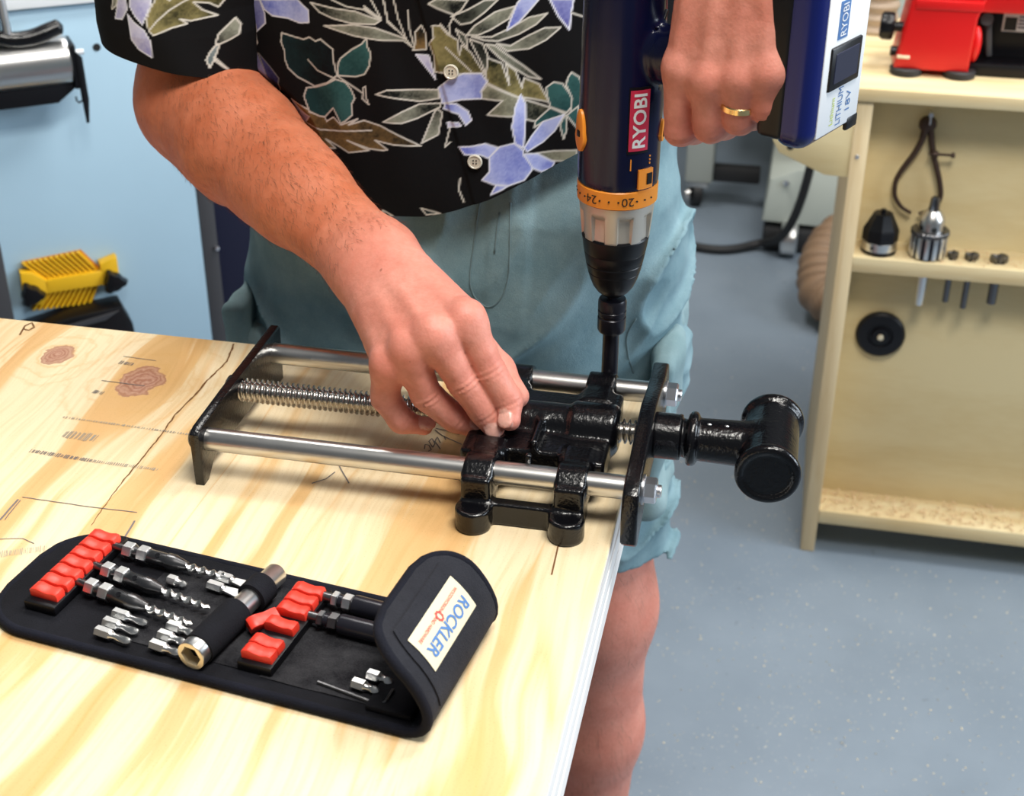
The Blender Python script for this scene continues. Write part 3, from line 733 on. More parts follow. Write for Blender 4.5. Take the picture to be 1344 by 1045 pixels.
m = MB(); m.obox(hp(fl_ + 0.0022, 0.0035, 1.1555), (0.0006, 0.0165, 0.0095), (HV, SV, ZV), 0.0005, 1); m.build('latch_pad', 'machine_dark', bat_o)
m = MB(); m.obox(hp(fl_ - 0.0003, 0.026, 1.113), (0.0016, 0.008, 0.0045), (HV, SV, ZV), 0.0015, 2); m.build('battery_foot', 'black_plastic', bat_o)
eo = 0.0011
m = MB(); m.obox(on_end(-0.004, 1.184, 0.0008), (0.0003, 0.0068, 0.0115), (HV, SV, ZV)); lb = m.build('label_box', 'ink_blue', lab)
put_text('label_text', 'RYOBI', 0.0080, 0.0195, lambda tx, ty: on_end(-0.004 + -ty, 1.184 + tx, eo + 0.0003), 'white', lab, slices=1)
put_text('label_text', '18V', 0.0065, 0.013, lambda tx, ty: on_end(0.0155 - ty, 1.130 + tx, eo), 'ink_blue', lab, slices=1)
put_text('label_text', 'LITHIUM', 0.0068, 0.024, lambda tx, ty: on_end(0.0035 - ty, 1.1290 + tx, eo), 'ink_blue', lab, slices=1)
put_text('label_text', 'ION', 0.0062, 0.010, lambda tx, ty: on_end(0.0040 - ty, 1.1255 - 0.0005 + tx - 0.001, eo + 0.0002), 'ink_green', lab, slices=1) if False else None
put_text('label_text', 'Lithium', 0.0048, 0.017, lambda tx, ty: on_end(-0.0065 - ty, 1.1275 + tx, eo), 'ink_green', lab, slices=1)

# ------------------------------------------------------------------ socket driver in the chuck
drv = thing('socket_driver', 'black steel socket driver held in the drill chuck above the vise', 'driver', (AX, AY, TZ))
m = MB(); m.lathe((AX, AY, 0), (0, 0, 1), [(0.0075, 0.8772), (0.0078, 0.8785), (0.0062, 0.8880), (0.0062, 0.9235), (0.0066, 0.9255), (0.0095, 0.9268), (0.0106, 0.9290), (0.0106, 0.9385), (0.0098, 0.9392), (0.0098, 0.9405), (0.0106, 0.9412), (0.0106, 0.9440), (0.0100, 0.9446), (0.0106, 0.9452), (0.0106, 0.9515), (0.0098, 0.9535), (0.0042, 0.9540)], 32)
m.build('socket', 'black_steel', drv, 30)
m = MB(); m.lathe((AX, AY, 0), (0, 0, 1), [(0.0040, 0.9530), (0.0040, 0.9600)], 6); m.build('hex_shank', 'black_steel', drv, 20)

# ------------------------------------------------------------------ bit pouch
PA = V(math.cos(R(-8)), math.sin(R(-8)), 0); PB = V(-PA[1], PA[0], 0)
def pp(a, b, z): return PA * a + PB * b + ZV * z
pouch = thing('bit_pouch', 'black fabric drill bit pouch lying open on the plywood with its end flap folded up', 'pouch', tuple(pp(-0.38, 0.577, TZ)))
BC, BW, TH = 0.577, 0.0505, 0.0022
cent = [(-0.532, TZ + 0.0030)] + [(-0.532 + 0.005 * i, TZ + 0.0030) for i in range(1, 57)]
cent += [(-0.2445, TZ + 0.0036), (-0.2395, TZ + 0.0065), (-0.2362, TZ + 0.0110), (-0.2352, TZ + 0.0165), (-0.2362, TZ + 0.0225), (-0.2385, TZ + 0.0285), (-0.2418, TZ + 0.0345), (-0.2458, TZ + 0.0400), (-0.2505, TZ + 0.0450), (-0.2558, TZ + 0.0493), (-0.2615, TZ + 0.0528), (-0.2675, TZ + 0.0552), (-0.2735, TZ + 0.0565)]
cent = np.array(cent); seg = np.r_[0, np.cumsum(np.linalg.norm(np.diff(cent, axis=0), axis=1))]; LT = seg[-1]
def cen(s):
    s = np.clip(s, 0, LT); p = np.array([np.interp(s, seg, cent[:, i]) for i in (0, 1)])
    e = 0.003; q0 = np.array([np.interp(max(s - e, 0), seg, cent[:, i]) for i in (0, 1)]); q1 = np.array([np.interp(min(s + e, LT), seg, cent[:, i]) for i in (0, 1)])
    t = nrm(q1 - q0); return p, V(-t[1], t[0])          # normal points to the inner (upper) side
def halfw(s, r0=0.034, r1=0.030):
    w = BW
    if s < r0: w -= r0 - math.sqrt(max(0, r0 * r0 - (r0 - s) ** 2))
    if LT - s < r1: w -= r1 - math.sqrt(max(0, r1 * r1 - (r1 - (LT - s)) ** 2))
    return w
def sheet(s0, s1, ns, nb, off_lo, off_hi, shrink=0.0, wob=0.0):
    m = MB(); vs = []; fs = []
    for side in (off_lo, off_hi):
        for i in range(ns + 1):
            s = s0 + (s1 - s0) * i / ns; p, n = cen(s); w = max(halfw(s) - shrink, 0.002)
            for j in range(nb + 1):
                t = -1 + 2 * j / nb; o = side + wob * math.sin(s * 140 + t * 3) * math.cos(t * 4 + s * 60)
                vs.append(pp(p[0] + n[0] * o, BC + w * t, p[1] + n[1] * o))
    k = nb + 1; N = (ns + 1) * k
    for i in range(ns):
        for j in range(nb):
            q = (i * k + j, i * k + j + 1, (i + 1) * k + j + 1, (i + 1) * k + j); fs += [q[::-1], tuple(N + x for x in q)]
    for i in range(ns): fs += [(i * k, (i + 1) * k, N + (i + 1) * k, N + i * k), (i * k + nb, N + i * k + nb, N + (i + 1) * k + nb, (i + 1) * k + nb)]
    for j in range(nb): fs += [(j, N + j, N + j + 1, j + 1), (ns * k + j, ns * k + j + 1, N + ns * k + j + 1, N + ns * k + j)]
    return m.add(vs, fs)
SF = LT - 0.078                                        # where the flap starts
sheet(0.0004, SF, 90, 26, -TH, TH, 0, 0.0003).build('pouch_body', 'pouch', pouch, 60)
flap = sheet(SF, LT - 0.0004, 40, 26, -TH, TH).build('flap', 'pouch_flap', pouch, 60)
sheet(SF + 0.020, LT - 0.011, 30, 20, -TH - 0.0011, -TH + 0.0005, 0.0105).build('flap_panel', 'pouch_flap', flap, 60)
sheet(LT - 0.232 - 0.048, LT - 0.232 + 0.094, 40, 16, TH - 0.001, TH + 0.0006, 0.012, 0.0003).build('lining', 'pouch_dusty', pouch, 60)
sheet(0.188, SF - 0.002, 30, 16, TH - 0.001, TH + 0.0007, 0.010, 0.0004).build('lining', 'pouch_dusty', pouch, 60)
edge = []
ss = np.r_[np.linspace(0, 0.034, 14), np.linspace(0.04, LT - 0.032, 70), np.linspace(LT - 0.030, LT, 14)]
for s in ss: p, n = cen(s); edge.append(pp(p[0], BC - halfw(s), p[1]))
for s in ss[::-1]: p, n = cen(s); edge.append(pp(p[0], BC + halfw(s), p[1]))
edge2 = [edge[0]]
for e in edge[1:]:
    if np.linalg.norm(e - edge2[-1]) > 0.0012: edge2.append(e)
m = MB(); m.tube(edge2, 0.0031, 8, True); m.build('binding', 'pouch_binding', pouch, 180)
# maker's label on the flap
def onflap(s, b, off):
    p, n = cen(s); o = -TH - 0.0011 - off; return pp(p[0] + n[0] * o, b, p[1] + n[1] * o)
SL0, SL1 = LT - 0.0415, LT - 0.0195
m = MB(); vs = []; fs = []
for i in range(13):
    for b in (0.5435, 0.605): vs.append(onflap(SL0 + (SL1 - SL0) * i / 12, b, 0.0006))
for i in range(12): fs.append((2 * i, 2 * i + 1, 2 * i + 3, 2 * i + 2))
lbl = m.add(vs, fs).build('maker_label', 'label_cream', flap, 180)
put_text('label_lettering', 'ROCKLER', 0.0078, 0.052, lambda tx, ty: onflap(SL0 + 0.0075 - ty, 0.574 - tx, 0.0009), 'ink_blue', lbl, bold=0.022, slices=8, axis=1)
put_text('label_lettering', 'WOODWORKING    AND HARDWARE', 0.0021, 0.053, lambda tx, ty: onflap(SL0 + 0.0160 - ty, 0.574 - tx, 0.0009), 'ink_red', lbl, slices=3, axis=1)
m = MB(); vs = [onflap(SL0 + 0.0150 + 0.0034 * math.sin(a) * (1 if k % 2 else 0.8), 0.574 + 0.0032 * math.cos(a) * (1 if k % 2 else 0.8), 0.0010) for k, a in enumerate(np.linspace(0, 2 * math.pi, 16, endpoint=False))]
vs2 = [onflap(SL0 + 0.0150 + 0.0018 * math.sin(a), 0.574 + 0.0017 * math.cos(a), 0.0010) for a in np.linspace(0, 2 * math.pi, 16, endpoint=False)]
m.add(vs + vs2, [(i, (i + 1) % 16, 16 + (i + 1) % 16, 16 + i) for i in range(16)]).build('label_emblem', 'ink_red', lbl, 0)

# bit holders with red clips
ZI = TZ + 0.0030 + TH + 0.0006
clip_me = None
def clip_mesh():
    m = MB(); prof = [(-0.0098, 0), (-0.0100, 0.0052), (-0.0085, 0.0068), (-0.0050, 0.0074), (-0.0010, 0.0062), (0.0030, 0.0056), (0.0066, 0.0064), (0.0092, 0.0060), (0.0100, 0.0036), (0.0098, 0)]
    m.prism(prof, (0, 0.0041, 0), (1, 0, 0), (0, 0, 1), 0.0082, 0.0007); return m
for a0, bs, b0, b1 in ((-0.497, [0.5525 + 0.01 * i for i in range(7)], 0.543, 0.622), (-0.348, [0.5455, 0.5545, 0.5725, 0.5875, 0.5975, 0.6075], 0.538, 0.617)):
    c = pp(a0, (b0 + b1) / 2, ZI + 0.003)
    m = MB(); m.obox(c, (0.0112, (b1 - b0) / 2, 0.0032), (PA, PB, ZV), 0.0012); m.build('clip_strip', 'black_plastic', pouch)
    for bb in bs:
        o = clip_mesh().build('red_clip', 'red_plastic') if clip_me is None else bpy.data.objects.new('red_clip', clip_me)
        if clip_me is None: clip_me = o.data
        else: COL.objects.link(o)
        rz = R(-8) + random.uniform(-0.05, 0.05)
        o.matrix_world = Matrix.Translation(Vector(pp(a0, bb, ZI + 0.0052))) @ Matrix.Rotation(rz, 4, 'Z')
        o.parent = pouch; o.matrix_parent_inverse = Matrix.Translation(-Vector(WLOC[pouch.name]))
o = bpy.data.objects.new('red_clip', clip_me); COL.objects.link(o)
o.matrix_world = Matrix.Translation(Vector(pp(-0.3625, 0.5755, ZI + 0.0045))) @ Matrix.Rotation(R(48), 4, 'Z') @ Matrix.Rotation(R(24), 4, 'X')
o.parent = pouch; o.matrix_parent_inverse = Matrix.Translation(-Vector(WLOC[pouch.name]))
# elastic loops across the middle and a flat pocket by the flap
for b0, b1, r in ((0.5365, 0.5755, 0.0100), (0.5890, 0.6035, 0.0098)):
    a_ = lambda b: -0.3835 + (b - 0.53) * 0.10
    m = MB(); m.lathe(pp(a_(b0), b0, ZI + 0.0088), pp(a_(b1), b1, 0) - pp(a_(b0), b0, 0), [(0.0070, 0), (r, 0.0004), (r, (b1 - b0) - 0.0004), (0.0070, b1 - b0)], 24); m.build('elastic_loop', 'pouch', pouch)
m = MB(); m.obox(pp(-0.262, 0.548, ZI + 0.0012), (0.014, 0.016, 0.0022), (PA, PB, ZV), 0.0012); m.build('pocket', 'pouch', pouch)

def hexrod(m, p0, p1, r, ch=0.0005):
    p0, p1 = np.asarray(p0), np.asarray(p1); L = np.linalg.norm(p1 - p0)
    return m.lathe(p0, p1 - p0, [(r - ch, 0), (r, ch), (r, L - ch), (r - ch, L)], 6)
def twist(m, p0, p1, r0, r1, turns, n=10, k=60):
    p0, p1 = np.asarray(p0), np.asarray(p1); u, w, a = frame(p1 - p0); vs = []; fs = []
    for i in range(k + 1):
        t = i / k; r = r0 + (r1 - r0) * t
        if t > 0.93: r *= max(0.08, (1 - t) / 0.07)
        for j in range(n):
            th = 2 * math.pi * j / n; x, y = math.cos(th) * r, math.sin(th) * r * 0.52; c, s = math.cos(turns * 2 * math.pi * t), math.sin(turns * 2 * math.pi * t)
            vs.append(p0 + (p1 - p0) * t + u * (x * c - y * s) + w * (x * s + y * c))
    for i in range(k):
        for j in range(n): fs.append((i * n + j, i * n + (j + 1) % n, (i + 1) * n + (j + 1) % n, (i + 1) * n + j))
    return m.add(vs, fs)
def countersink(b0, b1, a0, a1, lbl, tw):
    p0, p1 = pp(a0, b0, ZI + 0.0062), pp(a1, b1, ZI + 0.0054); d = nrm(p1 - p0); L = np.linalg.norm(p1 - p0); at_ = lambda s: p0 + d * s
    t = thing('countersink_bit', lbl, 'drill bit', tuple(pp((a0 + a1) / 2, (b0 + b1) / 2, ZI)), 'countersink drill bits in the pouch')
    m = MB(); m.cyl(at_(0.0), at_(0.010), 0.0030, n=12); m.build('shank', 'dark_steel', t)
    for s0, s1, r in ((0.0085, 0.0155, 0.0056), (0.0195, 0.0265, 0.0058)):
        m = MB(); hexrod(m, at_(s0), at_(s1), r); m.build('hex_collar', 'bright_steel', t, 20)
    m = MB(); m.cyl(at_(0.0150), at_(0.0200), 0.0036, n=16); m.build('neck', 'dark_steel', t)
    m = MB(); m.lathe(at_(0.0260), d, [(0.0040, 0), (0.0046, 0.001), (0.0046, 0.014), (0.0052, 0.0145), (0.0052, 0.0195), (0.0046, 0.0215), (0.0028, 0.0290), (0.002, 0.0292)], 20); bd = m.build('cutter_body', 'dark_steel', t)
    u, w, _ = frame(d)
    m = MB(); m.lathe(at_(0.0345) + nrm(ZV * 0.9 - PB * 0.45) * 0.0043, nrm(ZV * 0.9 - PB * 0.45), [(0.0017, 0), (0.0017, 0.0006), (0.0, 0.0006)], 12); m.build('set_screw', 'black_plastic', bd)
    m = MB(); twist(m, at_(0.050), p1, 0.0033, 0.0024, tw * 0.6); m.build('twist_drill', 'bright_steel', t, 60)
countersink(0.6100, 0.6065, -0.488, -0.4035, 'countersink drill bit nearest the top edge of the open pouch', 4)
countersink(0.5880, 0.5760, -0.488, -0.3985, 'countersink drill bit in the middle of the three in the open pouch', 4.5)
countersink(0.5700, 0.5590, -0.488, -0.4005, 'countersink drill bit lying just above the row of three short hex bits', 4.5)
def hexbit(a0, b0, a1, kind, lbl, grp):
    p0, p1 = pp(a0, b0, ZI + 0.0036), pp(a1, b0 - (a1 - a0) * 0.10, ZI + 0.0036); d = nrm(p1 - p0); L = np.linalg.norm(p1 - p0); at_ = lambda s: p0 + d * s
    t = thing('hex_bit', lbl, 'screwdriver bit', tuple(pp((a0 + a1) / 2, b0, ZI)), grp)
    hl = min(0.011, L * 0.5)
    m = MB(); hexrod(m, at_(0), at_(hl), 0.0036, 0.0006); m.build('hex_shank', 'bright_steel', t, 20)
    m = MB()
    if kind == 'spade':
        m.lathe(at_(hl - 0.0005), d, [(0.0028, 0), (0.0020, 0.002)], 12); s0 = hl + 0.001
        e = PB; m.add([at_(s0) - e * 0.0022 - ZV * 0.0008, at_(s0) + e * 0.0022 - ZV * 0.0008, at_(L) + e * 0.0040 - ZV * 0.0005, at_(L) - e * 0.0040 - ZV * 0.0005,
                       at_(s0) - e * 0.0022 + ZV * 0.0010, at_(s0) + e * 0.0022 + ZV * 0.0010, at_(L) + e * 0.0040 + ZV * 0.0005, at_(L) - e * 0.0040 + ZV * 0.0005],
                      [(0, 1, 2, 3), (4, 7, 6, 5), (0, 4, 5, 1), (1, 5, 6, 2), (2, 6, 7, 3), (3, 7, 4, 0)])
    else:
        m.lathe(at_(hl - 0.0005), d, [(0.0032, 0), (0.0022, 0.0018), (0.0019, 0.0040), (0.0028, L - hl - 0.003), (0.0024, L - hl - 0.001), (0.0010, L - hl + 0.0005)], 12, rfun=lambda th, tt: 1 - 0.22 * (abs(math.sin(2 * th)) if tt > 0.004 else 0))
    m.build('bit_tip', 'bright_steel', t, 30)
g3 = 'short hex bits in the pouch'
hexbit(-0.4520, 0.5545, -0.4270, 'cross', 'upper of three short hex bits side by side in the pouch', g3)
hexbit(-0.4525, 0.5455, -0.4275, 'cross', 'middle of three short hex bits side by side in the pouch', g3)
hexbit(-0.4520, 0.5365, -0.4270, 'cross', 'lowest of three short hex bits side by side in the pouch', g3)
hexbit(-0.4150, 0.5555, -0.3960, 'cross', 'upper of three thin hex bits left of the black socket tube', g3)
hexbit(-0.4155, 0.5465, -0.3965, 'cross', 'middle of three thin hex bits left of the black socket tube', g3)
hexbit(-0.4150, 0.5370, -0.3940, 'cross', 'lowest of three thin hex bits left of the black socket tube', g3)
hexbit(-0.4390, 0.5945, -0.4250, 'cross', 'single stubby hex bit between two countersink drills in the pouch', g3)
hexbit(-0.4120, 0.6080, -0.3880, 'spade', 'upper of two flat blade bits at the top of the pouch', g3)
hexbit(-0.4130, 0.5985, -0.3890, 'spade', 'lower of two flat blade bits at the top of the pouch', g3)
hexbit(-0.2850, 0.5560, -0.2690, 'cross', 'upper small hex bit tucked beside the raised pouch flap', g3)
hexbit(-0.2900, 0.5465, -0.2730, 'cross', 'lower small hex bit tucked beside the raised pouch flap', g3)
# nut driver through the loops
nd = thing('nut_driver', 'nut driver with gold rimmed hex socket in black loops across the pouch', 'nut driver', tuple(pp(-0.381, 0.575, ZI)))
d_ = nrm(pp(-0.375, 0.617, 0) - pp(-0.3835, 0.5300, 0)); n0 = pp(-0.3835, 0.5300, ZI + 0.0088)
m = MB(); m.lathe(n0, d_, [(0.0072, 0.0002), (0.0086, 0.0), (0.0090, 0.0006), (0.0090, 0.014), (0.0072, 0.016), (0.0072, 0.0868), (0.0062, 0.0885), (0, 0.0885)], 32, cap=False); m.build('shaft', 'bright_steel', nd)
m = MB(); vs = []; fs = []
u, w, a_ = frame(d_)
for r, t, six in ((0.0089, -0.0004, 0), (0.0068, -0.0004, 1), (0.0068, 0.010, 1)):
    for i in range(36):
        th = 2 * math.pi * i / 36; rr = r if not six else r * math.cos(math.pi / 6) / math.cos((th % (math.pi / 3)) - math.pi / 6); vs.append(n0 + a_ * t + rr * (math.cos(th) * u + math.sin(th) * w))
for j in range(2):
    for i in range(36): fs.append((j * 36 + i, j * 36 + (i + 1) % 36, (j + 1) * 36 + (i + 1) % 36, (j + 1) * 36 + i))
fs.append(tuple(72 + i for i in range(36)))
m.add(vs, fs).build('socket_rim', 'brass_rim', nd, 30)
m = MB(); m.lathe(n0 + d_ * 0.0098, -d_, [(0.0066, 0), (0.0, 0.0002)], 18); m.build('socket_floor', 'black_plastic', nd)
def chuckbit(b0, a0, a1, b1, lbl, shiny):
    p0, p1 = pp(a0, b0, ZI + 0.0066), pp(a1, b1, ZI + 0.0062); d = nrm(p1 - p0); L = np.linalg.norm(p1 - p0); at_ = lambda s: p0 + d * s
    t = thing('quick_change_driver', lbl, 'driver', tuple(pp((a0 + a1) / 2, b0, ZI)), 'quick change drivers in the pouch')
    m = MB(); m.cyl(at_(0), at_(0.012), 0.0034, n=12); m.build('shank', 'dark_steel', t)
    m = MB(); hexrod(m, at_(0.008), at_(0.012), 0.0052); m.build('hex_collar', shiny, t, 20)
    m = MB(); hexrod(m, at_(0.0155), at_(0.0215), 0.0056); m.build('hex_collar', shiny, t, 20)
    m = MB(); m.lathe(at_(0.0115), d, [(0.0040, 0), (0.0040, 0.0105), (0.0060, 0.0110), (0.0062, 0.012), (0.0062, L - 0.030), (0.0056, L - 0.026), (0.0048, L - 0.012), (0.0040, L - 0.0115)], 24); m.build('sleeve', 'black_steel', t, 30)
chuckbit(0.6085, -0.3400, -0.2640, 0.6060, 'quick change driver with two bright collars at the top of the pouch', 'bright_steel')
chuckbit(0.5885, -0.3400, -0.2700, 0.5880, 'dull dark quick change driver under the one with bright collars', 'dark_steel')
hk = thing('hex_key', 'thin black hex key lying in the pouch by the raised flap', 'hex key', tuple(pp(-0.29, 0.54, ZI)))
m = MB(); m.tube([pp(-0.3100, 0.5425, ZI + 0.0012), pp(-0.272, 0.5375, ZI + 0.0012), pp(-0.2685, 0.5372, ZI + 0.0018), pp(-0.266, 0.5385, ZI + 0.0036), pp(-0.2655, 0.5480, ZI + 0.0046)], 0.0010, 6); m.build('bent_bar', 'dark_steel', hk, 30)

# ------------------------------------------------------------------ person
man = thing('person', 'person in black floral shirt and blue grey shorts gripping the drill and vise', 'person', (-0.283, 1.16, 0))
# joints of the right arm (hand resting on the vise)
W1 = V(*(-0.2906, 0.9005, 0.9820)); E1 = V(-0.497, 1.082, 1.030); S1 = V(-0.470, 1.17, 1.375)
F1 = {'index': [(-0.2032, 0.8298, 0.9790), (-0.1882, 0.8302, 0.9420), (-0.1738, 0.8307, 0.9170), (-0.1715, 0.8224, 0.9080)],
      'middle': [(-0.2226, 0.8144, 0.9730), (-0.2045, 0.8220, 0.9350), (-0.1896, 0.8264, 0.9090), (-0.1831, 0.8238, 0.8990)],
      'ring': [(-0.2392, 0.8118, 0.9610), (-0.2299, 0.8187, 0.9230), (-0.2112, 0.8271, 0.9010), (-0.2011, 0.8307, 0.8940)],
      'pinky': [(-0.2545, 0.8130, 0.9470), (-0.2599, 0.8198, 0.9170), (-0.2488, 0.8227, 0.8970), (-0.2345, 0.8269, 0.8920)]}
F1 = {k: [V(*p) for p in v] for k, v in F1.items()}
T1 = [W1 + V(0.030, -0.012, -0.018), V(-0.214, 0.872, 0.948), V(-0.187, 0.861, 0.926), V(*(-0.1709, 0.8456, 0.9140))]
# joints of the left arm (hand round the drill handle)
W2 = hp(0.093, -0.012, 1.262); E2 = V(0.145, 1.10, 1.335); S2 = V(-0.096, 1.17, 1.385)
F2 = {'index': [hp(0.0650, -0.034, 1.145), hp(0.0655, -0.031, 1.104), hp(0.0635, -0.008, 1.098), hp(0.062, 0.008, 1.102)],
      'middle': [hp(0.0880, -0.037, 1.1420), hp(0.0872, -0.032, 1.1110), hp(0.086, -0.008, 1.1060), hp(0.085, 0.012, 1.108)],
      'ring': [hp(0.1085, -0.035, 1.1470), hp(0.1065, -0.031, 1.1200), hp(0.105, -0.008, 1.1160), hp(0.104, 0.012, 1.117)],
      'pinky': [hp(0.1262, -0.032, 1.1540), hp(0.1235, -0.029, 1.1290), hp(0.122, -0.008, 1.1240), hp(0.120, 0.010, 1.124)]}
T2 = [hp(0.070, -0.004, 1.205), hp(0.052, 0.014, 1.182), hp(0.052, 0.031, 1.158), hp(0.064, 0.033, 1.140)]
RAD = {'index': (0.0122, 0.0100, 0.0089, 0.0076), 'middle': (0.0125, 0.0102, 0.0090, 0.0077), 'ring': (0.0118, 0.0098, 0.0086, 0.0073), 'pinky': (0.0106, 0.0089, 0.0078, 0.0066)}
def make_arm(W, E, S, F, T, dorsal_hint, rs=1.0, wide=1.0):
    RAD = {k: tuple(x * rs for x in v) for k, v in globals()['RAD'].items()}
    names = ('index', 'middle', 'ring', 'pinky')
    lat = nrm(F['index'][0] - F['pinky'][0]); mid = (F['middle'][0] + F['ring'][0]) / 2; ax = nrm(mid - W)
    lat = nrm(lat - ax * (lat @ ax)); dor = np.cross(lat, ax); dor = dor if dor @ dorsal_hint > 0 else -dor
    fa = nrm(W - E)
    latw = nrm(lat - fa * (lat @ fa)); dorw = np.cross(latw, fa); dorw = dorw if dorw @ dorsal_hint > 0 else -dorw
    def fn(P):
        # forearm and upper arm
        d = d_cone(P, E, E + (W - E) * 0.28, 0.0415, 0.0455)
        d = smin(d, d_cone(P, E + (W - E) * 0.25, E + (W - E) * 0.62, 0.0445, 0.0365), 0.03)
        for s in (-1, 1):
            d = smin(d, d_cone(P, E + (W - E) * 0.50 + latw * s * 0.008, W + latw * s * 0.0115, 0.0310, 0.0190), 0.022)
        d = smin(d, d_cone(P, E, S, 0.0410, 0.0560), 0.045)
        # back of the hand
        offs = {'index': 0.0135 * wide, 'middle': 0.005 * wide, 'ring': -0.004 * wide, 'pinky': -0.012 * wide}
        p = None
        for n in names:
            a = W + lat * offs[n]; q = d_cone(P, a, F[n][0] - dor * 0.002, 0.0155, RAD[n][0] - 0.0012)
            q = smin(q, d_cone(P, a - dor * 0.008, F[n][0] - dor * 0.009 - ax * 0.006, 0.0150, 0.0110), 0.008)
            p = q if p is None else smin(p, q, 0.022)
        for n in names:
            p = smin(p, d_cone(P, W + lat * offs[n] * 0.8 + dor * 0.0135, F[n][0] + dor * (RAD[n][0] - 0.0032), 0.0010, 0.0012), 0.008)   # tendons
            p = smin(p, d_ell(P, F[n][0] + dor * 0.0006, (0.0094, 0.0094, 0.0094)), 0.009)                                             # knuckles
        d = smin(d, p, 0.018)
        # fingers
        fd = None
        for n in names:
            J = F[n]; r = RAD[n]; c = None
            for i in range(3):
                rb = (r[i], r[i + 1]) if i else (r[0] * 0.93, r[1])
                q = d_cone(P, J[i], J[i + 1], *rb); c = q if c is None else smin(c, q, 0.005)
            for i in (0, 1):                                         # soft pads
                mdl = (J[i] + J[i + 1]) / 2; t = nrm(J[i + 1] - J[i]); c = smin(c, d_cone(P, mdl - t * 0.007, mdl + t * 0.007, r[i + 1] * 0.98, r[i + 1] * 0.98), 0.006)
            for i, amp in ((1, 0.00042), (2, 0.00028)):              # skin folds over the joints
                t = nrm(J[i + 1] - J[i - 1]); s = (P - J[i]) @ t
                near = np.exp(-(s / 0.0048) ** 2) * np.exp(-np.maximum(np.linalg.norm(P - J[i], axis=1) - 0.011, 0) ** 2 / 0.00002)
                bend = nrm(dor - t * (dor @ t)); side = np.clip((P - J[i]) @ bend / 0.008, 0, 1)
                c = c + amp * near * side * np.cos(s * 2 * math.pi / 0.0042)
            dd = nrm(J[3] - J[2]); bb = nrm(dor - dd * (dor @ dd)); sd = np.cross(dd, bb)
            Q_ = (P - (J[3] + dd * 0.0008 + bb * (r[3] - 0.0012))) @ np.array([dd, sd, bb]).T
            c = np.minimum(c, d_ell(Q_, (0, 0, 0), (0.0066, 0.0056, 0.0018)))
            fd = c if fd is None else smin(fd, c, 0.0010)
        c = None
        for i in range(3):
            r = (0.0170, 0.0118, 0.0104, 0.0086); q = d_cone(P, T[i], T[i + 1], r[i], r[i + 1]); c = q if c is None else smin(c, q, 0.006)
        d = smin(d, c, 0.014)
        d = smin(d, fd, 0.0065)
        return d + 0.0005 * vnoise(P, 55, 3) + 0.00025 * vnoise(P, 140, 5)
    def tone(P):
        t = (P - E) @ fa / np.linalg.norm(W - E)
        hand = np.clip((t - 0.80) / 0.35, 0, 1); hand = hand * hand * (3 - 2 * hand)
        red = np.zeros(len(P)); nail = np.zeros(len(P))
        for n in names:
            J = F[n]
            for i, (w, a) in enumerate(((0.011, 0.22), (0.0085, 0.5), (0.0075, 0.4), (0.009, 0.55))):
                red = np.maximum(red, a * np.exp(-(np.linalg.norm(P - J[i] - dor * (0.006 if i < 2 else 0), axis=1) / (w * 1.15)) ** 2))
            dd = nrm(J[3] - J[2]); b = nrm(dor - dd * (dor @ dd)); sd = np.cross(dd, b); q = P - J[3]
            u, v, w = q @ dd, q @ sd, q @ b
            nail = np.maximum(nail, ((np.abs((u - 0.0005) / 0.0062) ** 3 + np.abs(v / 0.0053) ** 3 < 1) & (w > 0.0028) & (w < 0.011)).astype(float))
        return np.stack([hand, red * (1 - nail), nail], 1)
    return fn, tone
arm1, tone1 = make_arm(W1, E1, S1, F1, T1, V(0.1, -0.3, 1.0))
arm2, tone2 = make_arm(W2, E2, S2, F2, T2, V(0.1, -1.0, 0.1), 0.95, 1.7)
def bounds(pts, m): pts = np.array(pts); return pts.min(0) - m, pts.max(0) + m
allp = [W1, E1, E1 + (S1 - E1) * 0.30] + [p for v in F1.values() for p in v] + T1
lo, hi = bounds(allp, 0.058)
va, qa = field_mesh(arm1, lo, hi, 0.0013)
allp = [W2, E2] + [p for v in F2.values() for p in v] + T2
lo, hi = bounds(allp, 0.055)
vb, qb = field_mesh(arm2, lo, hi, 0.0016)
HIPX, BY = -0.283, 1.165
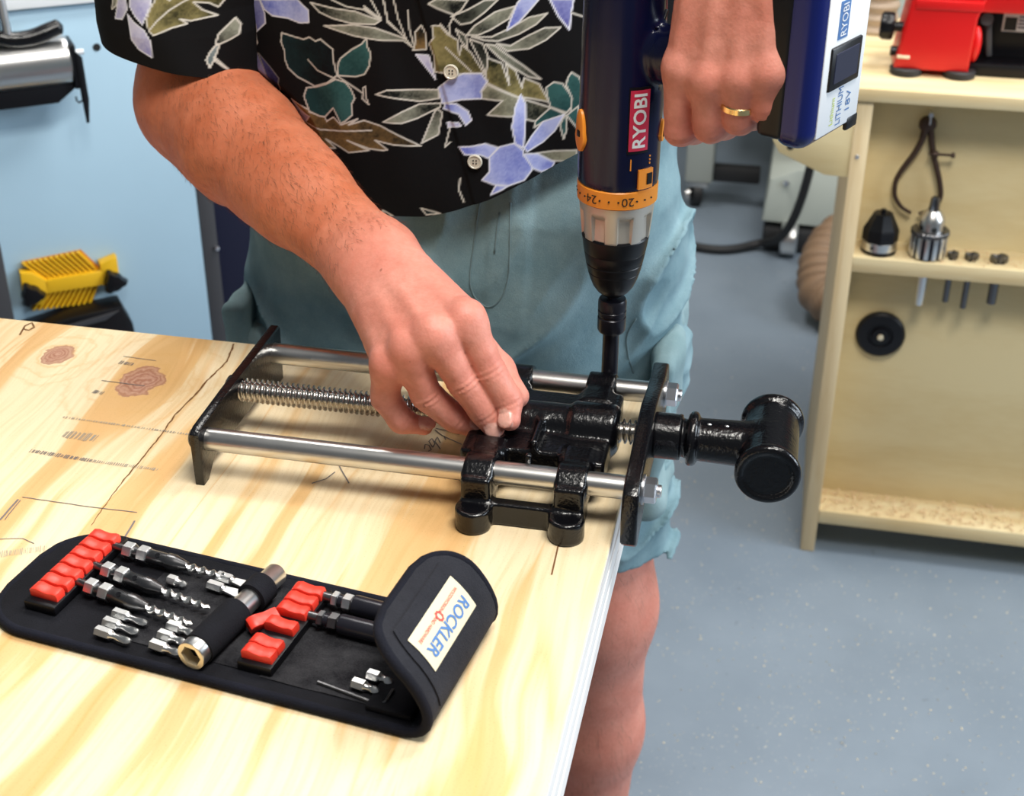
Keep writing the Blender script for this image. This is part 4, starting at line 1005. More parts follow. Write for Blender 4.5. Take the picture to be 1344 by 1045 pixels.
def trunk(P):
    d = d_box(P, (HIPX, BY, 1.16), (0.150, 0.085, 0.26), 0.08)
    d = smin(d, d_cone(P, (HIPX - 0.15, BY, 1.36), (HIPX + 0.15, BY, 1.36), 0.062, 0.062), 0.06)
    d = smin(d, d_cone(P, (HIPX, BY, 1.38), (HIPX, BY - 0.015, 1.50), 0.062, 0.055), 0.03)
    hd = d_ell(P, (HIPX, BY - 0.035, 1.605), (0.076, 0.098, 0.122))
    hd = smin(hd, d_ell(P, (HIPX, BY - 0.055, 1.545), (0.055, 0.070, 0.06)), 0.03)
    hd = smin(hd, d_cone(P, (HIPX, BY - 0.128, 1.612), (HIPX, BY - 0.146, 1.580), 0.009, 0.014), 0.012)
    for s in (-1, 1):
        hd = smin(hd, d_ell(P, (HIPX + s * 0.078, BY - 0.03, 1.595), (0.010, 0.020, 0.033)), 0.006)
        hd = smin(hd, d_ell(P, (HIPX + s * 0.031, BY - 0.120, 1.612), (0.013, 0.011, 0.012)), 0.004)
    hd = smin(hd, d_cone(P, (HIPX - 0.02, BY - 0.126, 1.545), (HIPX + 0.02, BY - 0.126, 1.545), 0.006, 0.006), 0.005)
    d = smin(d, hd, 0.02)
    for sx, kx, fx in ((-0.098, -0.405, -0.41), (0.098, -0.152, -0.150)):
        d = smin(d, d_cone(P, (HIPX + sx, BY, 0.88), (kx, BY - 0.012, 0.50), 0.090, 0.058), 0.03)
        d = smin(d, d_cone(P, (kx, BY - 0.010, 0.50), (fx, BY + 0.005, 0.32), 0.058, 0.052), 0.04)
        d = smin(d, d_cone(P, (fx, BY + 0.005, 0.32), (fx, BY + 0.02, 0.10), 0.052, 0.035), 0.03)
        d = smin(d, d_ell(P, (kx, BY - 0.055, 0.525), (0.034, 0.022, 0.040)), 0.02)
        d = smin(d, d_cone(P, (fx, BY + 0.04, 0.045), (fx + 0.02 * np.sign(sx), BY - 0.15, 0.030), 0.040, 0.032), 0.03)
    d = smin(d, d_cone(P, S1, E1 + (S1 - E1) * 0.2, 0.056, 0.044), 0.03)
    d = smin(d, d_cone(P, S2, E2 + (S2 - E2) * 0.2, 0.056, 0.044), 0.03)
    d = np.maximum(d, 0.001 - P[:, 2])
    return d + 0.0006 * vnoise(P, 22, 9)
vt, qt = field_mesh(trunk, (-0.58, 0.94, -0.01), (0.16, 1.34, 1.76), 0.006)
tt = np.zeros((len(vt), 3)); tt[:, 0] = np.clip((0.75 - vt[:, 2]) / 0.1, 0, 1) * 0.85
bodyo = mesh_obj('body', np.concatenate([va, vb, vt]), np.concatenate([qa, qb + len(va), qt + len(va) + len(vb)]), 'skin', man, 180)
set_color(bodyo, 'tone', np.concatenate([tone1(va), tone2(vb), tt]))
bodyo['label'] = 'tanned skin of arms, hands and bare knee'
# hair on the forearm and the shin
def hairs(verts, faces, mask, n, length, along, seed):
    rg = np.random.RandomState(seed); N = np.zeros_like(verts)
    fnm = np.cross(verts[faces[:, 1]] - verts[faces[:, 0]], verts[faces[:, 2]] - verts[faces[:, 0]])
    for k in range(4): np.add.at(N, faces[:, k], fnm)
    N /= np.maximum(np.linalg.norm(N, axis=1), 1e-12)[:, None]
    pick = rg.choice(np.where(mask)[0], n); m_v, m_f = [], []
    for i in pick:
        p, nn = verts[i], N[i]; t = nrm(along + rg.normal(0, 0.28, 3)); t = nrm(t - nn * (t @ nn)); s = np.cross(t, nn); L = length * rg.uniform(0.5, 1.2); w = 0.00010
        k = len(m_v); m_v += [p - s * w, p + s * w, p + t * L * 0.55 + nn * L * 0.22 - s * w * 0.8, p + t * L * 0.55 + nn * L * 0.22 + s * w * 0.8, p + t * L + nn * L * 0.28]
        m_f += [(k, k + 1, k + 3, k + 2), (k + 2, k + 3, k + 4)]
    return m_v, m_f
tw = (va - E1) @ nrm(W1 - E1) / np.linalg.norm(W1 - E1)
h1 = hairs(va, qa, (tw > 0.1) & (tw < 1.02), 3200, 0.0095, nrm(W1 - E1) + V(0, 0, -0.35), 3)
h2 = hairs(vt, qt, (vt[:, 2] < 0.62) & (vt[:, 2] > 0.2) & (vt[:, 0] > -0.25), 900, 0.013, V(0, 0, -1), 4)
mh = MB(); mh.add(*h1); mh.add(*h2); ho = mh.build('body_hair', 'hair', man, 0); ho['kind'] = 'stuff'
# ring
rp, rq = F2['ring'][0], F2['ring'][1]; rc = rp + (rq - rp) * 0.66; u, w, a = frame(rq - rp)
m = MB(); m.lathe(rc - a * 0.0023, a, [(0.0116, 0), (0.0122, 0.0006), (0.0122, 0.0040), (0.0116, 0.0046), (0.0108, 0.0040), (0.0108, 0.0006), (0.0116, 0)], 40, cap=False)
o = m.build('finger_ring', 'gold', man); o['label'] = 'plain gold ring on a finger'

# ------------------------------------------------------------------ shorts
def shorts(P):
    d = d_box(P, (HIPX, BY, 0.93), (0.192, 0.116, 0.22), 0.105)
    l1 = d_cone(P, (HIPX - 0.096, BY, 0.87), (-0.405, BY - 0.005, 0.58), 0.104, 0.098)
    l2 = d_cone(P, (HIPX + 0.094, BY, 0.87), (-0.166, BY - 0.008, 0.575), 0.104, 0.086)
    d = smin(d, smin(l1, l2, 0.008), 0.03)
    x, z = P[:, 0], P[:, 2]
    # drapery: folds running from the crotch to the hips and down the legs
    q = np.stack([x * 14 + z * 9, P[:, 1] * 5, z * 5 - x * 4], 1); f = vnoise(q, 1.0, 21)
    q2 = np.stack([x * 26 - z * 15, P[:, 1] * 8, z * 9 + x * 6], 1); f2 = vnoise(q2, 1.0, 23)
    q3 = np.stack([x * 34, P[:, 1] * 30, z * 5], 1); f3 = vnoise(q3, 1.0, 25)
    r1 = vnoise(np.stack([(x * 0.8 + z * 0.6) * 24, P[:, 1] * 7, (z * 0.8 - x * 0.6) * 6.5], 1), 1.0, 27)
    r2 = vnoise(np.stack([(x * 0.75 - z * 0.66) * 26, P[:, 1] * 7, (z * 0.75 + x * 0.66) * 6.5], 1), 1.0, 29)
    side = np.clip((x - HIPX) / 0.05 * 0.5 + 0.5, 0, 1)
    rid = (1 - np.abs(r1)) ** 4 * (1 - side) + (1 - np.abs(r2)) ** 4 * side
    low = np.clip((0.80 - z) / 0.12, 0, 1)
    d = d - 0.0065 * f - 0.004 * (1 - np.abs(f2)) ** 3 - 0.0120 * rid - 0.006 * low * f3 + 0.017 * np.clip((z - 0.955) / 0.06, 0, 1) + 0.006
    # fly: a raised placket
    xf = -0.222 + (z - 0.90) * 0.04
    fly = np.clip((xf + 0.019 - x) / 0.003, 0, 1) * np.clip((x - xf + 0.019) / 0.003, 0, 1) * np.clip((z - 0.855) / 0.01, 0, 1) * (P[:, 1] < BY)
    d = d - 0.0016 * fly
    d = smax(d, z - 1.035, 0.004)
    return smax(d, 0.592 + 0.012 * np.sin(x * 30) - z, 0.003)
vs_, qs_ = field_mesh(shorts, (-0.53, 0.99, 0.55), (-0.03, 1.34, 1.05), 0.0034)
sho = mesh_obj('shorts', vs_, qs_, 'shorts', man, 180); sho['label'] = 'faded blue grey cotton cargo shorts'
def front_y(fn, x, z, y0=0.90, y1=1.2, n=400):
    ys = np.linspace(y0, y1, n); d = fn(np.stack([np.full(n, x), ys, np.full(n, z)], 1)); k = np.argmax(d < 0); return ys[k]
def seam(pts, fn, r, name, mat, parent, off=0.0004, dash=None):
    P_ = resample([V(*p) for p in pts], 0.004)
    for _ in range(10): P_ = [P_[0]] + [(P_[i - 1] + 2 * P_[i] + P_[i + 1]) / 4 for i in range(1, len(P_) - 1)] + [P_[-1]]
    path = [V(p[0], front_y(fn, p[0], p[-1]) - off, p[-1]) for p in P_]
    m = MB(); m.tube(path, r, 6); return m.build(name, mat, parent, 180)
seam([(-0.2456, 1.0500, 0.9722), (-0.2533, 1.0500, 0.9068), (-0.2522, 1.0500, 0.8900), (-0.2397, 1.0500, 0.8763), (-0.2239, 1.0500, 0.8900), (-0.2181, 1.0500, 0.9172), (-0.2196, 1.0500, 0.9744)], shorts, 0.0009, 'stitching', 'thread', sho)
seam([(-0.1152, 1.0700, 0.8675), (-0.1249, 1.0700, 0.8498), (-0.1209, 1.0700, 0.8340), (-0.1153, 1.0700, 0.8138)], shorts, 0.0008, 'stitching', 'thread', sho)
seam([(-0.2285, 1.0500, 0.9657), (-0.2317, 1.0500, 0.9317)], shorts, 0.0009, 'stitching', 'thread', sho)
# cargo pockets on the sides
def pocket(sx, z0, z1, yc):
    cx = HIPX + sx
    def fn(P):
        c = d_box(P, (cx, yc, (z0 + z1) / 2), (0.020, 0.075, (z1 - z0) / 2), 0.014)
        q = np.stack([P[:, 0] * 10, P[:, 1] * 22, P[:, 2] * 34], 1); return c - 0.006 * vnoise(q, 1.0, 31) - 0.0025 * vnoise(q, 2.3, 32)
    return field_obj('cargo_pocket', fn, (cx - 0.05, yc - 0.10, z0 - 0.03), (cx + 0.05, yc + 0.10, z1 + 0.03), 0.003, 'shorts_edge', sho)
pocket(0.180, 0.665, 0.805, BY - 0.02); pocket(-0.180, 0.665, 0.825, BY - 0.02)
def flapf(sx, zt, yc):
    cx = HIPX + sx
    def fn(P):
        c = d_box(P, (cx, yc, zt - 0.03), (0.010, 0.082, 0.036), 0.008)
        q = np.stack([P[:, 0] * 10, P[:, 1] * 26, P[:, 2] * 20], 1); return c - 0.007 * vnoise(q, 1.0, 41) - 0.0025 * vnoise(q, 2.5, 42)
    return field_obj('pocket_flap', fn, (cx - 0.04, yc - 0.11, zt - 0.09), (cx + 0.04, yc + 0.11, zt + 0.03), 0.003, 'shorts_edge', sho)
flapf(0.194, 0.828, BY - 0.02); flapf(-0.194, 0.845, BY - 0.02)

# ------------------------------------------------------------------ shirt (print painted from outlines measured in metres on the cloth)
MOTIFS=[
 ('T','grey',[(-3745,11303),(-3537,11285),(-3358,11280),(-3160,11226),(-3207,11194),(-3394,11186),(-3553,11207),(-3671,11241)]),
 ('T','grey',[(-3634,11139),(-3376,11177),(-3207,11167),(-2969,11092),(-2923,11033),(-2990,11080),(-3155,11074),(-3381,11092)]),
 ('T','line',[(-3555,11349),(-3429,11310),(-3284,11300),(-3155,11227)]),
 ('T','line',[(-3229,11380),(-3159,11245),(-3283,11310)]),
 ('T','line',[(-3132,11388),(-3105,11212),(-3042,11159)]),
 ('T','line',[(-3134,11391),(-3107,11227),(-2969,11095)]),
 ('T','line',[(-3053,11397),(-3024,11246),(-2969,11095)]),
 ('T','line',[(-3283,11328),(-3162,11235)]),
 ('T','line',[(-2941,11315),(-2939,11174),(-2910,11047)]),
 ('T','dblue',[(-4430,11213),(-4231,11253),(-4190,11153),(-4192,11074),(-4302,10981),(-4353,10965),(-4332,11025),(-4420,11065)]),
 ('T','blue',[(-4225,11255),(-3870,11311),(-3767,11238),(-3774,11146),(-3862,11129),(-3978,11150),(-4114,11147),(-4187,11183)]),
 ('T','tealdark',[(-4039,11024),(-3931,11010),(-3837,11003),(-3777,11031),(-3722,11007),(-3675,11030),(-3622,10996),(-3569,10963),(-3574,10884),(-3549,10758),(-3643,10686),(-3773,10634),(-3923,10687),(-4003,10748),(-4027,10815),(-4027,10885),(-4052,10950)]),
 ('T','line',[(-3815,10845),(-3728,10773),(-3573,10735)]),
 ('T','teal',[(-3543,10769),(-3532,10860),(-3507,10902),(-3406,10982),(-3318,11035),(-3279,11082),(-3272,11015),(-3249,10969),(-3264,10870),(-3310,10797),(-3386,10769),(-3527,10761)]),
 ('T','line',[(-3549,10758),(-3344,10644)]),
 ('T','line',[(-3331,10685),(-3309,10698),(-3313,10617),(-3290,10555),(-3341,10594),(-3331,10685)]),
 ('T','lavdark',[(-4403,10877),(-4309,10808),(-4241,10680),(-4222,10601),(-4336,10637),(-4366,10743)]),
 ('T','navy',[(-4294,10811),(-4183,10723),(-4106,10647),(-4117,10542),(-4162,10480),(-4211,10583),(-4241,10680)]),
 ('T','navy',[(-4431,10633),(-4262,10613),(-4206,10564),(-4195,10483),(-4282,10431),(-4387,10509)]),
 ('T','brown',[(-4012,10479),(-3851,10433),(-3838,10410),(-3696,10390),(-3683,10360),(-3610,10409),(-3544,10356),(-3391,10427),(-3475,10366),(-3338,10421),(-3195,10394),(-3056,10333),(-2875,10251),(-3085,10248),(-3247,10268),(-3145,10204),(-3178,10194),(-3296,10192),(-3497,10236),(-3304,10179),(-3489,10134),(-3570,10167),(-3701,10207),(-3613,10147),(-3758,10122),(-3871,10179),(-3945,10281),(-3863,10367),(-3956,10420)]),
 ('T','line',[(-3906,10295),(-3746,10279),(-3533,10307),(-3276,10347)]),
 ('T','lav',[(-4009,10480),(-3943,10397),(-3848,10370),(-3898,10310),(-3968,10279)]),
 ('T','teal',[(-3562,10727),(-3662,10670),(-3763,10630),(-3851,10609),(-3879,10536),(-3862,10482),(-3837,10416),(-3752,10393),(-3695,10396),(-3605,10486),(-3543,10369),(-3501,10394),(-3436,10453),(-3438,10540),(-3408,10593),(-3438,10663),(-3482,10713)]),
 ('T','grey',[(-3356,9668),(-3255,9656),(-3243,9617),(-3312,9608)]),
 ('T','tealdark',[(-3214,9675),(-3129,9632),(-3203,9616)]),
 ('T','tealdark',[(-2890,9724),(-2732,9691),(-2847,9668)]),
 ('T','brown',[(-2844,11206),(-2893,11152),(-2903,11047),(-2917,11010),(-2816,11020),(-2813,11144)]),
 ('T','lav',[(-2898,10975),(-2797,10975),(-2748,10786),(-2781,10831)]),
 ('T','olive',[(-2758,11211),(-2692,11214),(-2641,11152),(-2564,11110),(-2553,10994),(-2532,11073),(-2462,11017),(-2398,10914),(-2347,10836),(-2372,10862),(-2502,10851),(-2568,10842),(-2680,10847),(-2754,10846),(-2751,10965),(-2788,11067),(-2747,11121)]),
 ('T','line',[(-2657,11048),(-2463,10866)]),
 ('T','grey',[(-2780,11375),(-2716,11347),(-2638,11319),(-2587,11302),(-2535,11335),(-2483,11412),(-2714,11416)]),
 ('T','greydark',[(-2606,11288),(-2484,11343),(-2356,11416),(-2256,11423),(-2357,11327),(-2459,11249),(-2536,11230)]),
 ('T','grey',[(-2492,11152),(-2434,11224),(-2281,11329),(-2132,11374),(-2181,11279),(-2307,11201),(-2409,11154)]),
 ('T','grey',[(-2454,11140),(-2307,11143),(-2168,11209),(-2032,11292),(-1903,11322),(-1982,11240),(-2106,11164),(-2256,11112),(-2358,11117)]),
 ('T','grey',[(-2269,11092),(-2168,11074),(-2043,11151),(-1920,11214),(-1804,11217),(-1906,11124),(-2030,11054),(-2193,11035)]),
 ('T','grey',[(-2352,11087),(-2282,11079),(-2193,11009),(-2066,10918),(-1939,10817),(-2028,10832),(-2142,10904),(-2244,10982)]),
 ('T','greydark',[(-2473,11123),(-2371,11090),(-2333,10994),(-2340,10829),(-2385,10940)]),
 ('T','greydark',[(-2576,11194),(-2499,11145),(-2487,11048),(-2538,11105)]),
 ('T','line',[(-2692,11227),(-2616,11141),(-2627,11217),(-2587,11295)]),
 ('T','blue',[(-2194,11190),(-2169,11266),(-2120,11393),(-2071,11456),(-1960,11430),(-2021,11355),(-2106,11254)]),
 ('T','dblue',[(-1887,11428),(-1717,11424),(-1733,11323),(-1742,11196),(-1824,11301)]),
 ('T','line',[(-1733,11323),(-1616,11280),(-1613,11145)]),
 ('T','olive',[(-2333,10981),(-2231,10943),(-2173,10772),(-2199,10937),(-2129,10885),(-2078,10745),(-2066,10825),(-1951,10777),(-1874,10635),(-2115,10679),(-2334,10783),(-2353,10836)]),
 ('T','olivegrey',[(-2342,10773),(-2083,10661),(-1864,10588),(-1960,10473),(-2148,10522),(-2343,10528),(-2226,10649),(-2381,10657),(-2392,10703),(-2347,10761)]),
 ('T','line',[(-2342,10779),(-2083,10661),(-1864,10590),(-1755,10543)]),
 ('T','blue',[(-2732,10717),(-2639,10797),(-2525,10847),(-2386,10857),(-2342,10796),(-2392,10715),(-2381,10657),(-2550,10640),(-2700,10598)]),
 ('T','blue',[(-2677,10599),(-2585,10604),(-2495,10549),(-2467,10480),(-2513,10437),(-2569,10523),(-2689,10557)]),
 ('T','lav',[(-2663,10448),(-2570,10455),(-2548,10430),(-2658,10407)]),
 ('T','grey',[(-3223,10645),(-3131,10687),(-2734,10705),(-2724,10636),(-2884,10605),(-2995,10617)]),
 ('T','grey',[(-3174,10427),(-3024,10516),(-2884,10583),(-2718,10598),(-2713,10570),(-2900,10471),(-3027,10427)]),
 ('T','grey',[(-2738,10550),(-2763,10530),(-2868,10274),(-2736,10346),(-2702,10522)]),
 ('T','line',[(-2643,10401),(-2683,10249),(-2639,10289)]),
 ('T','teal',[(-1870,10611),(-1893,10693),(-1899,10750),(-1846,10794),(-1782,10781),(-1715,10686),(-1713,10593),(-1745,10548),(-1864,10594)]),
 ('T','teal',[(-1755,10768),(-1745,10825),(-1720,10869),(-1666,10832),(-1632,10756),(-1649,10589),(-1718,10547),(-1710,10662)]),
 ('T','teal',[(-1864,10588),(-1755,10537),(-1917,10473),(-1982,10427),(-1977,10474)]),
 ('T','teal',[(-1765,10514),(-1791,10445),(-1761,10331),(-1741,10407),(-1749,10525)]),
 ('T','teal',[(-1744,10525),(-1660,10602),(-1660,10414)]),
 ('T','olivegrey',[(-1979,10213),(-1825,10232),(-1661,10236),(-1659,10139),(-1846,10149)]),
 ('T','blue',[(-2088,10695),(-2050,10614),(-2049,10510),(-2063,10268),(-2125,10298),(-2153,10440),(-2126,10603)]),
 ('T','blue',[(-2058,10262),(-2003,10356),(-1917,10473),(-1766,10532),(-1828,10399),(-1914,10307),(-2035,10232)]),
 ('T','blue',[(-2573,10257),(-2475,10267),(-2361,10295),(-2259,10267),(-2327,10176),(-2396,10204),(-2522,10199)]),
 ('T','blue',[(-2327,10188),(-2248,10273),(-2136,10304),(-2069,10250),(-2063,10202),(-2001,10141),(-1995,10080),(-2055,9996),(-2180,9953),(-2294,9964),(-2385,9998),(-2328,10067)]),
 ('T','blue',[(-2063,10214),(-1957,10212),(-1823,10136),(-1845,10088),(-1922,10061),(-1989,10092)]),
 ('T','blue',[(-2317,9877),(-2276,9958),(-2180,9953),(-2225,9922)]),
 ('T','line',[(-2565,9997),(-2573,9898),(-2533,9801)]),
 ('S','olive',[(-5025,11062),(-5045,11134),(-5014,11219),(-4964,11294),(-4919,11350),(-4869,11298),(-4852,11289),(-4771,11362),(-4411,11328),(-4501,11227),(-4559,11262),(-4675,11276),(-4613,11215),(-4507,11165),(-4569,11158),(-4699,11135),(-4777,11149),(-4723,11116),(-4839,11088),(-4989,11031)]),
 ('S','line',[(-5025,11062),(-4955,11139),(-4861,11216),(-4745,11281),(-4619,11333)]),
 ('S','lav',[(-5159,11344),(-4985,11356),(-5017,11228),(-5080,11104),(-5144,11163),(-5187,11233)]),
 ('S','lav',[(-5213,11166),(-5162,11115),(-5066,11059),(-5020,10988),(-5017,10856),(-5139,10908),(-5204,10981),(-5210,11083)]),
 ('S','lav',[(-5300,11321),(-5218,11312),(-5219,11202),(-5282,11121),(-5359,11115),(-5324,11217)]),
 ('S','grey',[(-5368,11303),(-5309,11301),(-5336,11216),(-5390,11180)]),
 ('S','grey',[(-4534,10952),(-4507,11025),(-4400,11130),(-4370,11075),(-4383,11002),(-4440,10972),(-4506,10945)]),
 ('S','tealgrey',[(-4531,10942),(-4577,10889),(-4608,10834),(-4590,10771),(-4553,10831),(-4511,10936)]),
 ('S','grey',[(-4552,10850),(-4475,10739),(-4490,10750),(-4543,10811)]),
 ('T','olive',[(-4362,11322),(-4318,11169),(-4294,10997),(-4453,10703),(-4298,10894),(-4321,11030),(-4350,11238)]),
 ('T','grey',[(-4391,10891),(-4343,10716),(-4382,10718),(-4391,10796)]),
]

_m0 = list(MOTIFS)   # the print repeats up the cloth
for dx_, dz_ in ((300, 2050), (-200, 4050)): MOTIFS += [('T', k, [(x + dx_, z + dz_) for x, z in p]) for pt, k, p in _m0 if pt == 'T']
for dx_, dz_ in ((100, 950), (-300, 1800), (200, 2700)): MOTIFS += [('S', k, [(x + dx_, z + dz_) for x, z in p]) for pt, k, p in _m0 if pt == 'S']
INK = {'grey': ((0.006, 0.008, 0.008), (0.27, 0.28, 0.225)), 'greydark': ((0.004, 0.005, 0.005), (0.10, 0.11, 0.09)), 'tealdark': ((0.002, 0.004, 0.006), (0.006, 0.022, 0.026)),
       'teal': ((0.010, 0.045, 0.050), (0.035, 0.115, 0.115)), 'blue': ((0.16, 0.20, 0.62), (0.46, 0.52, 0.86)), 'dblue': ((0.05, 0.05, 0.30), (0.24, 0.26, 0.55)), 'navy': ((0.006, 0.006, 0.03), (0.05, 0.05, 0.16)),
       'lav': ((0.30, 0.30, 0.60), (0.60, 0.60, 0.78)), 'lavdark': ((0.05, 0.05, 0.15), (0.25, 0.24, 0.42)), 'olive': ((0.012, 0.014, 0.006), (0.27, 0.235, 0.10)), 'brown': ((0.010, 0.010, 0.008), (0.22, 0.14, 0.055)),
       'olivegrey': ((0.012, 0.016, 0.013), (0.30, 0.30, 0.22)), 'tealgrey': ((0.06, 0.09, 0.10), (0.25, 0.30, 0.31))}
def seg_dist(P, a, b):
    ba = b - a; t = np.clip((P - a) @ ba / max(ba @ ba, 1e-12), 0, 1); return np.linalg.norm(P - a - t[:, None] * ba, axis=1)
def paint(P, part):
    """P: (n,2) cloth coordinates in metres"""
    col = np.tile(V(0.0035, 0.0035, 0.0045), (len(P), 1)); nz = vnoise(np.c_[P, np.zeros(len(P))], 60, 2) * 0.5 + vnoise(np.c_[P, np.zeros(len(P))], 170, 4) * 0.25; fine = vnoise(np.c_[P, np.zeros(len(P))], 700, 6)
    for pt, kind, pts in MOTIFS:
        if pt != part and part != 'all': continue
        q = np.array(pts, float) / 1e4; lo_, hi_ = q.min(0) - 0.003, q.max(0) + 0.003
        idx = np.where((P[:, 0] > lo_[0]) & (P[:, 0] < hi_[0]) & (P[:, 1] > lo_[1]) & (P[:, 1] < hi_[1]))[0]
        if not len(idx): continue
        A = P[idx]; line = kind == 'line'; n = len(q)
        dist = np.min([seg_dist(A, q[i], q[(i + 1) % n]) for i in range(n - 1 if line else n)], axis=0)
        if not line:
            ins = np.zeros(len(A), bool)
            for i in range(n):
                a, b = q[i], q[(i + 1) % n]; c = (a[1] > A[:, 1]) != (b[1] > A[:, 1])
                ins ^= c & (A[:, 0] < (b[0] - a[0]) * (A[:, 1] - a[1]) / np.where(abs(b[1] - a[1]) < 1e-12, 1e-12, b[1] - a[1]) + a[0])
            ce = q.mean(0); uu, ss, vv = np.linalg.svd(q - ce); pr = (A - ce) @ vv[0]; L = np.abs((q - ce) @ vv[0]).max()
            g = 0.5 + 0.38 * pr / L * (1 if hash_kind(kind, pts) else -1) + 0.45 * nz[idx] + 0.12 * fine[idx] + np.clip(0.004 - dist, 0, 1) * 40
            g = np.clip((g - 0.5) * 1.5 + 0.5, 0, 1)[:, None]; lo_c, hi_c = INK[kind]; f = V(*lo_c) * (1 - g) + V(*hi_c) * g
            col[idx] = np.where(ins[:, None], f, col[idx])
        lw = 0.00062 if kind not in ('navy', 'lavdark') else 0.0004
        a = np.clip((lw - dist) / 0.0005 + 0.5, 0, 1)[:, None]; lc = V(0.62, 0.60, 0.55) if kind not in ('blue', 'lav', 'dblue') else V(0.72, 0.74, 0.86)
        if kind in ('navy', 'lavdark'): lc = lc * 0.35
        col[idx] = col[idx] * (1 - a) + lc * a
    return col
def hash_kind(kind, pts): return (pts[0][0] + pts[0][1]) % 2 == 0
SX, SY, SA, SB = -0.283, 1.16, 0.21, 0.13
def grid_mesh(Vg, close):
    nr, nc = Vg.shape[:2]; idx = np.arange(nr * nc).reshape(nr, nc)
    if close: nx = np.roll(idx, -1, 1); return np.stack([idx[:-1], nx[:-1], nx[1:], idx[1:]], -1).reshape(-1, 4)
    return np.stack([idx[:-1, :-1], idx[:-1, 1:], idx[1:, 1:], idx[1:, :-1]], -1).reshape(-1, 4)
thf = np.concatenate([np.linspace(-0.02, math.pi + 0.02, 560), np.linspace(math.pi + 0.08, 2 * math.pi - 0.08, 60)])       # front half first
rows = np.concatenate([np.linspace(0, 0.215, 290), np.linspace(0.225, 0.52, 34)])
hx = [-0.60, -0.395, -0.33, -0.284, -0.259, -0.234, -0.199, -0.167, -0.12, -0.05]; hz = [0.955, 0.958, 0.962, 0.965, 0.973, 0.983, 1.001, 1.020, 1.050, 1.085]
TH2, RW = np.meshgrid(thf, rows)
bx0 = SX - SA * np.cos(TH2); front = np.sin(TH2) > 0
zh = np.interp(bx0, hx, hz)
TOPZ = 1.46
Zg = zh + (TOPZ - zh) * RW / rows[-1]
up_ = np.clip((Zg - 1.36) / 0.10, 0, 1); fx = 1 - 0.62 * up_ ** 2; fy = 1 - 0.42 * up_ ** 2
Xg = SX - SA * np.cos(TH2) * fx; Yg = SY - SB * np.sin(TH2) * fy
P3 = np.stack([Xg, Yg, Zg], -1).reshape(-1, 3)
cloth2 = P3[:, [0, 2]].copy()
nx_ = np.stack([-np.cos(TH2).ravel() / SA, -np.sin(TH2).ravel() / SB, np.zeros(P3.shape[0])], 1); nx_ /= np.linalg.norm(nx_, axis=1)[:, None]
wr = 0.0048 * vnoise(np.stack([P3[:, 0] * 16 + P3[:, 2] * 5, P3[:, 1] * 4, P3[:, 2] * 7 - P3[:, 0] * 6], 1), 1.0, 51) + 0.002 * vnoise(np.stack([P3[:, 0] * 44 + P3[:, 2] * 12, P3[:, 1] * 9, P3[:, 2] * 16], 1), 1.0, 53)
xl = -0.262 + (1.086 - P3[:, 2]) * (0.018 / 0.071) - 0.011
step = np.clip((P3[:, 0] - xl) / 0.0012, 0, 1) * np.clip((xl + 0.06 - P3[:, 0]) / 0.04, 0, 1) * front.ravel()
P3 = P3 + nx_ * (wr + 0.0016 * step)[:, None]
def forearm_d(P): return np.minimum(d_cone(P, E1, E1 + (W1 - E1) * 0.3, 0.047, 0.048), d_cone(P, E1 + (W1 - E1) * 0.3, W1, 0.048, 0.030))
push = np.maximum(0, 0.008 - forearm_d(P3)); P3[:, 1] += np.minimum(push, 0.07) * front.ravel()
shirt = mesh_obj('shirt', P3, grid_mesh(P3.reshape(len(rows), len(thf), 3), True), 'shirt', man, 180); shirt['label'] = 'black short sleeved shirt printed with leaves and lilac orchids'
set_color(shirt, 'print', paint(cloth2, 'T'))
def shirt_y(x, z):
    k = np.argmin((P3[:, 0] - x) ** 2 + (P3[:, 2] - z) ** 2 + 10 * (P3[:, 1] > SY)); return P3[k, 1]
# sleeve over the right upper arm
nth, nz_ = 340, 250
t0 = np.linspace(0, 2 * math.pi, nth, endpoint=False); vr = np.concatenate([np.linspace(0, 0.42, 205), np.linspace(0.43, 1, 45)])
TT, VV = np.meshgrid(t0, vr)
hemz = 1.072 - 0.011 * np.cos(TT) - 0.004 * np.sin(TT)                      # cos: +x (body side), sin: +y (back)
Zs = hemz + (1.40 - hemz) * VV
cxs = np.interp(Zs, [1.06, 1.12, 1.40], [-0.497, -0.500, -0.455]); cys = np.interp(Zs, [1.06, 1.40], [1.085, 1.16])
rxs = np.interp(Zs, [1.055, 1.075, 1.10, 1.14, 1.30, 1.40], [0.066, 0.070, 0.077, 0.082, 0.086, 0.070]); rys = np.interp(Zs, [1.055, 1.10, 1.30, 1.40], [0.066, 0.074, 0.082, 0.070])
PS = np.stack([cxs + rxs * np.cos(TT), cys + rys * np.sin(TT), Zs], -1).reshape(-1, 3)
c2 = PS[:, [0, 2]].copy()
ns = np.stack([np.cos(TT), np.sin(TT), np.zeros_like(TT)], -1).reshape(-1, 3)
PS = PS + ns * (0.0045 * vnoise(np.stack([PS[:, 0] * 15, PS[:, 1] * 15, PS[:, 2] * 16], 1), 1.0, 61) + 0.003 * vnoise(np.stack([PS[:, 0] * 30 + PS[:, 2] * 18, PS[:, 1] * 30, PS[:, 2] * 12], 1), 1.0, 63))[:, None]
slv = mesh_obj('sleeve', PS, grid_mesh(PS.reshape(len(vr), nth, 3), True), 'shirt', shirt, 180)
set_color(slv, 'print', paint(c2, 'S'))
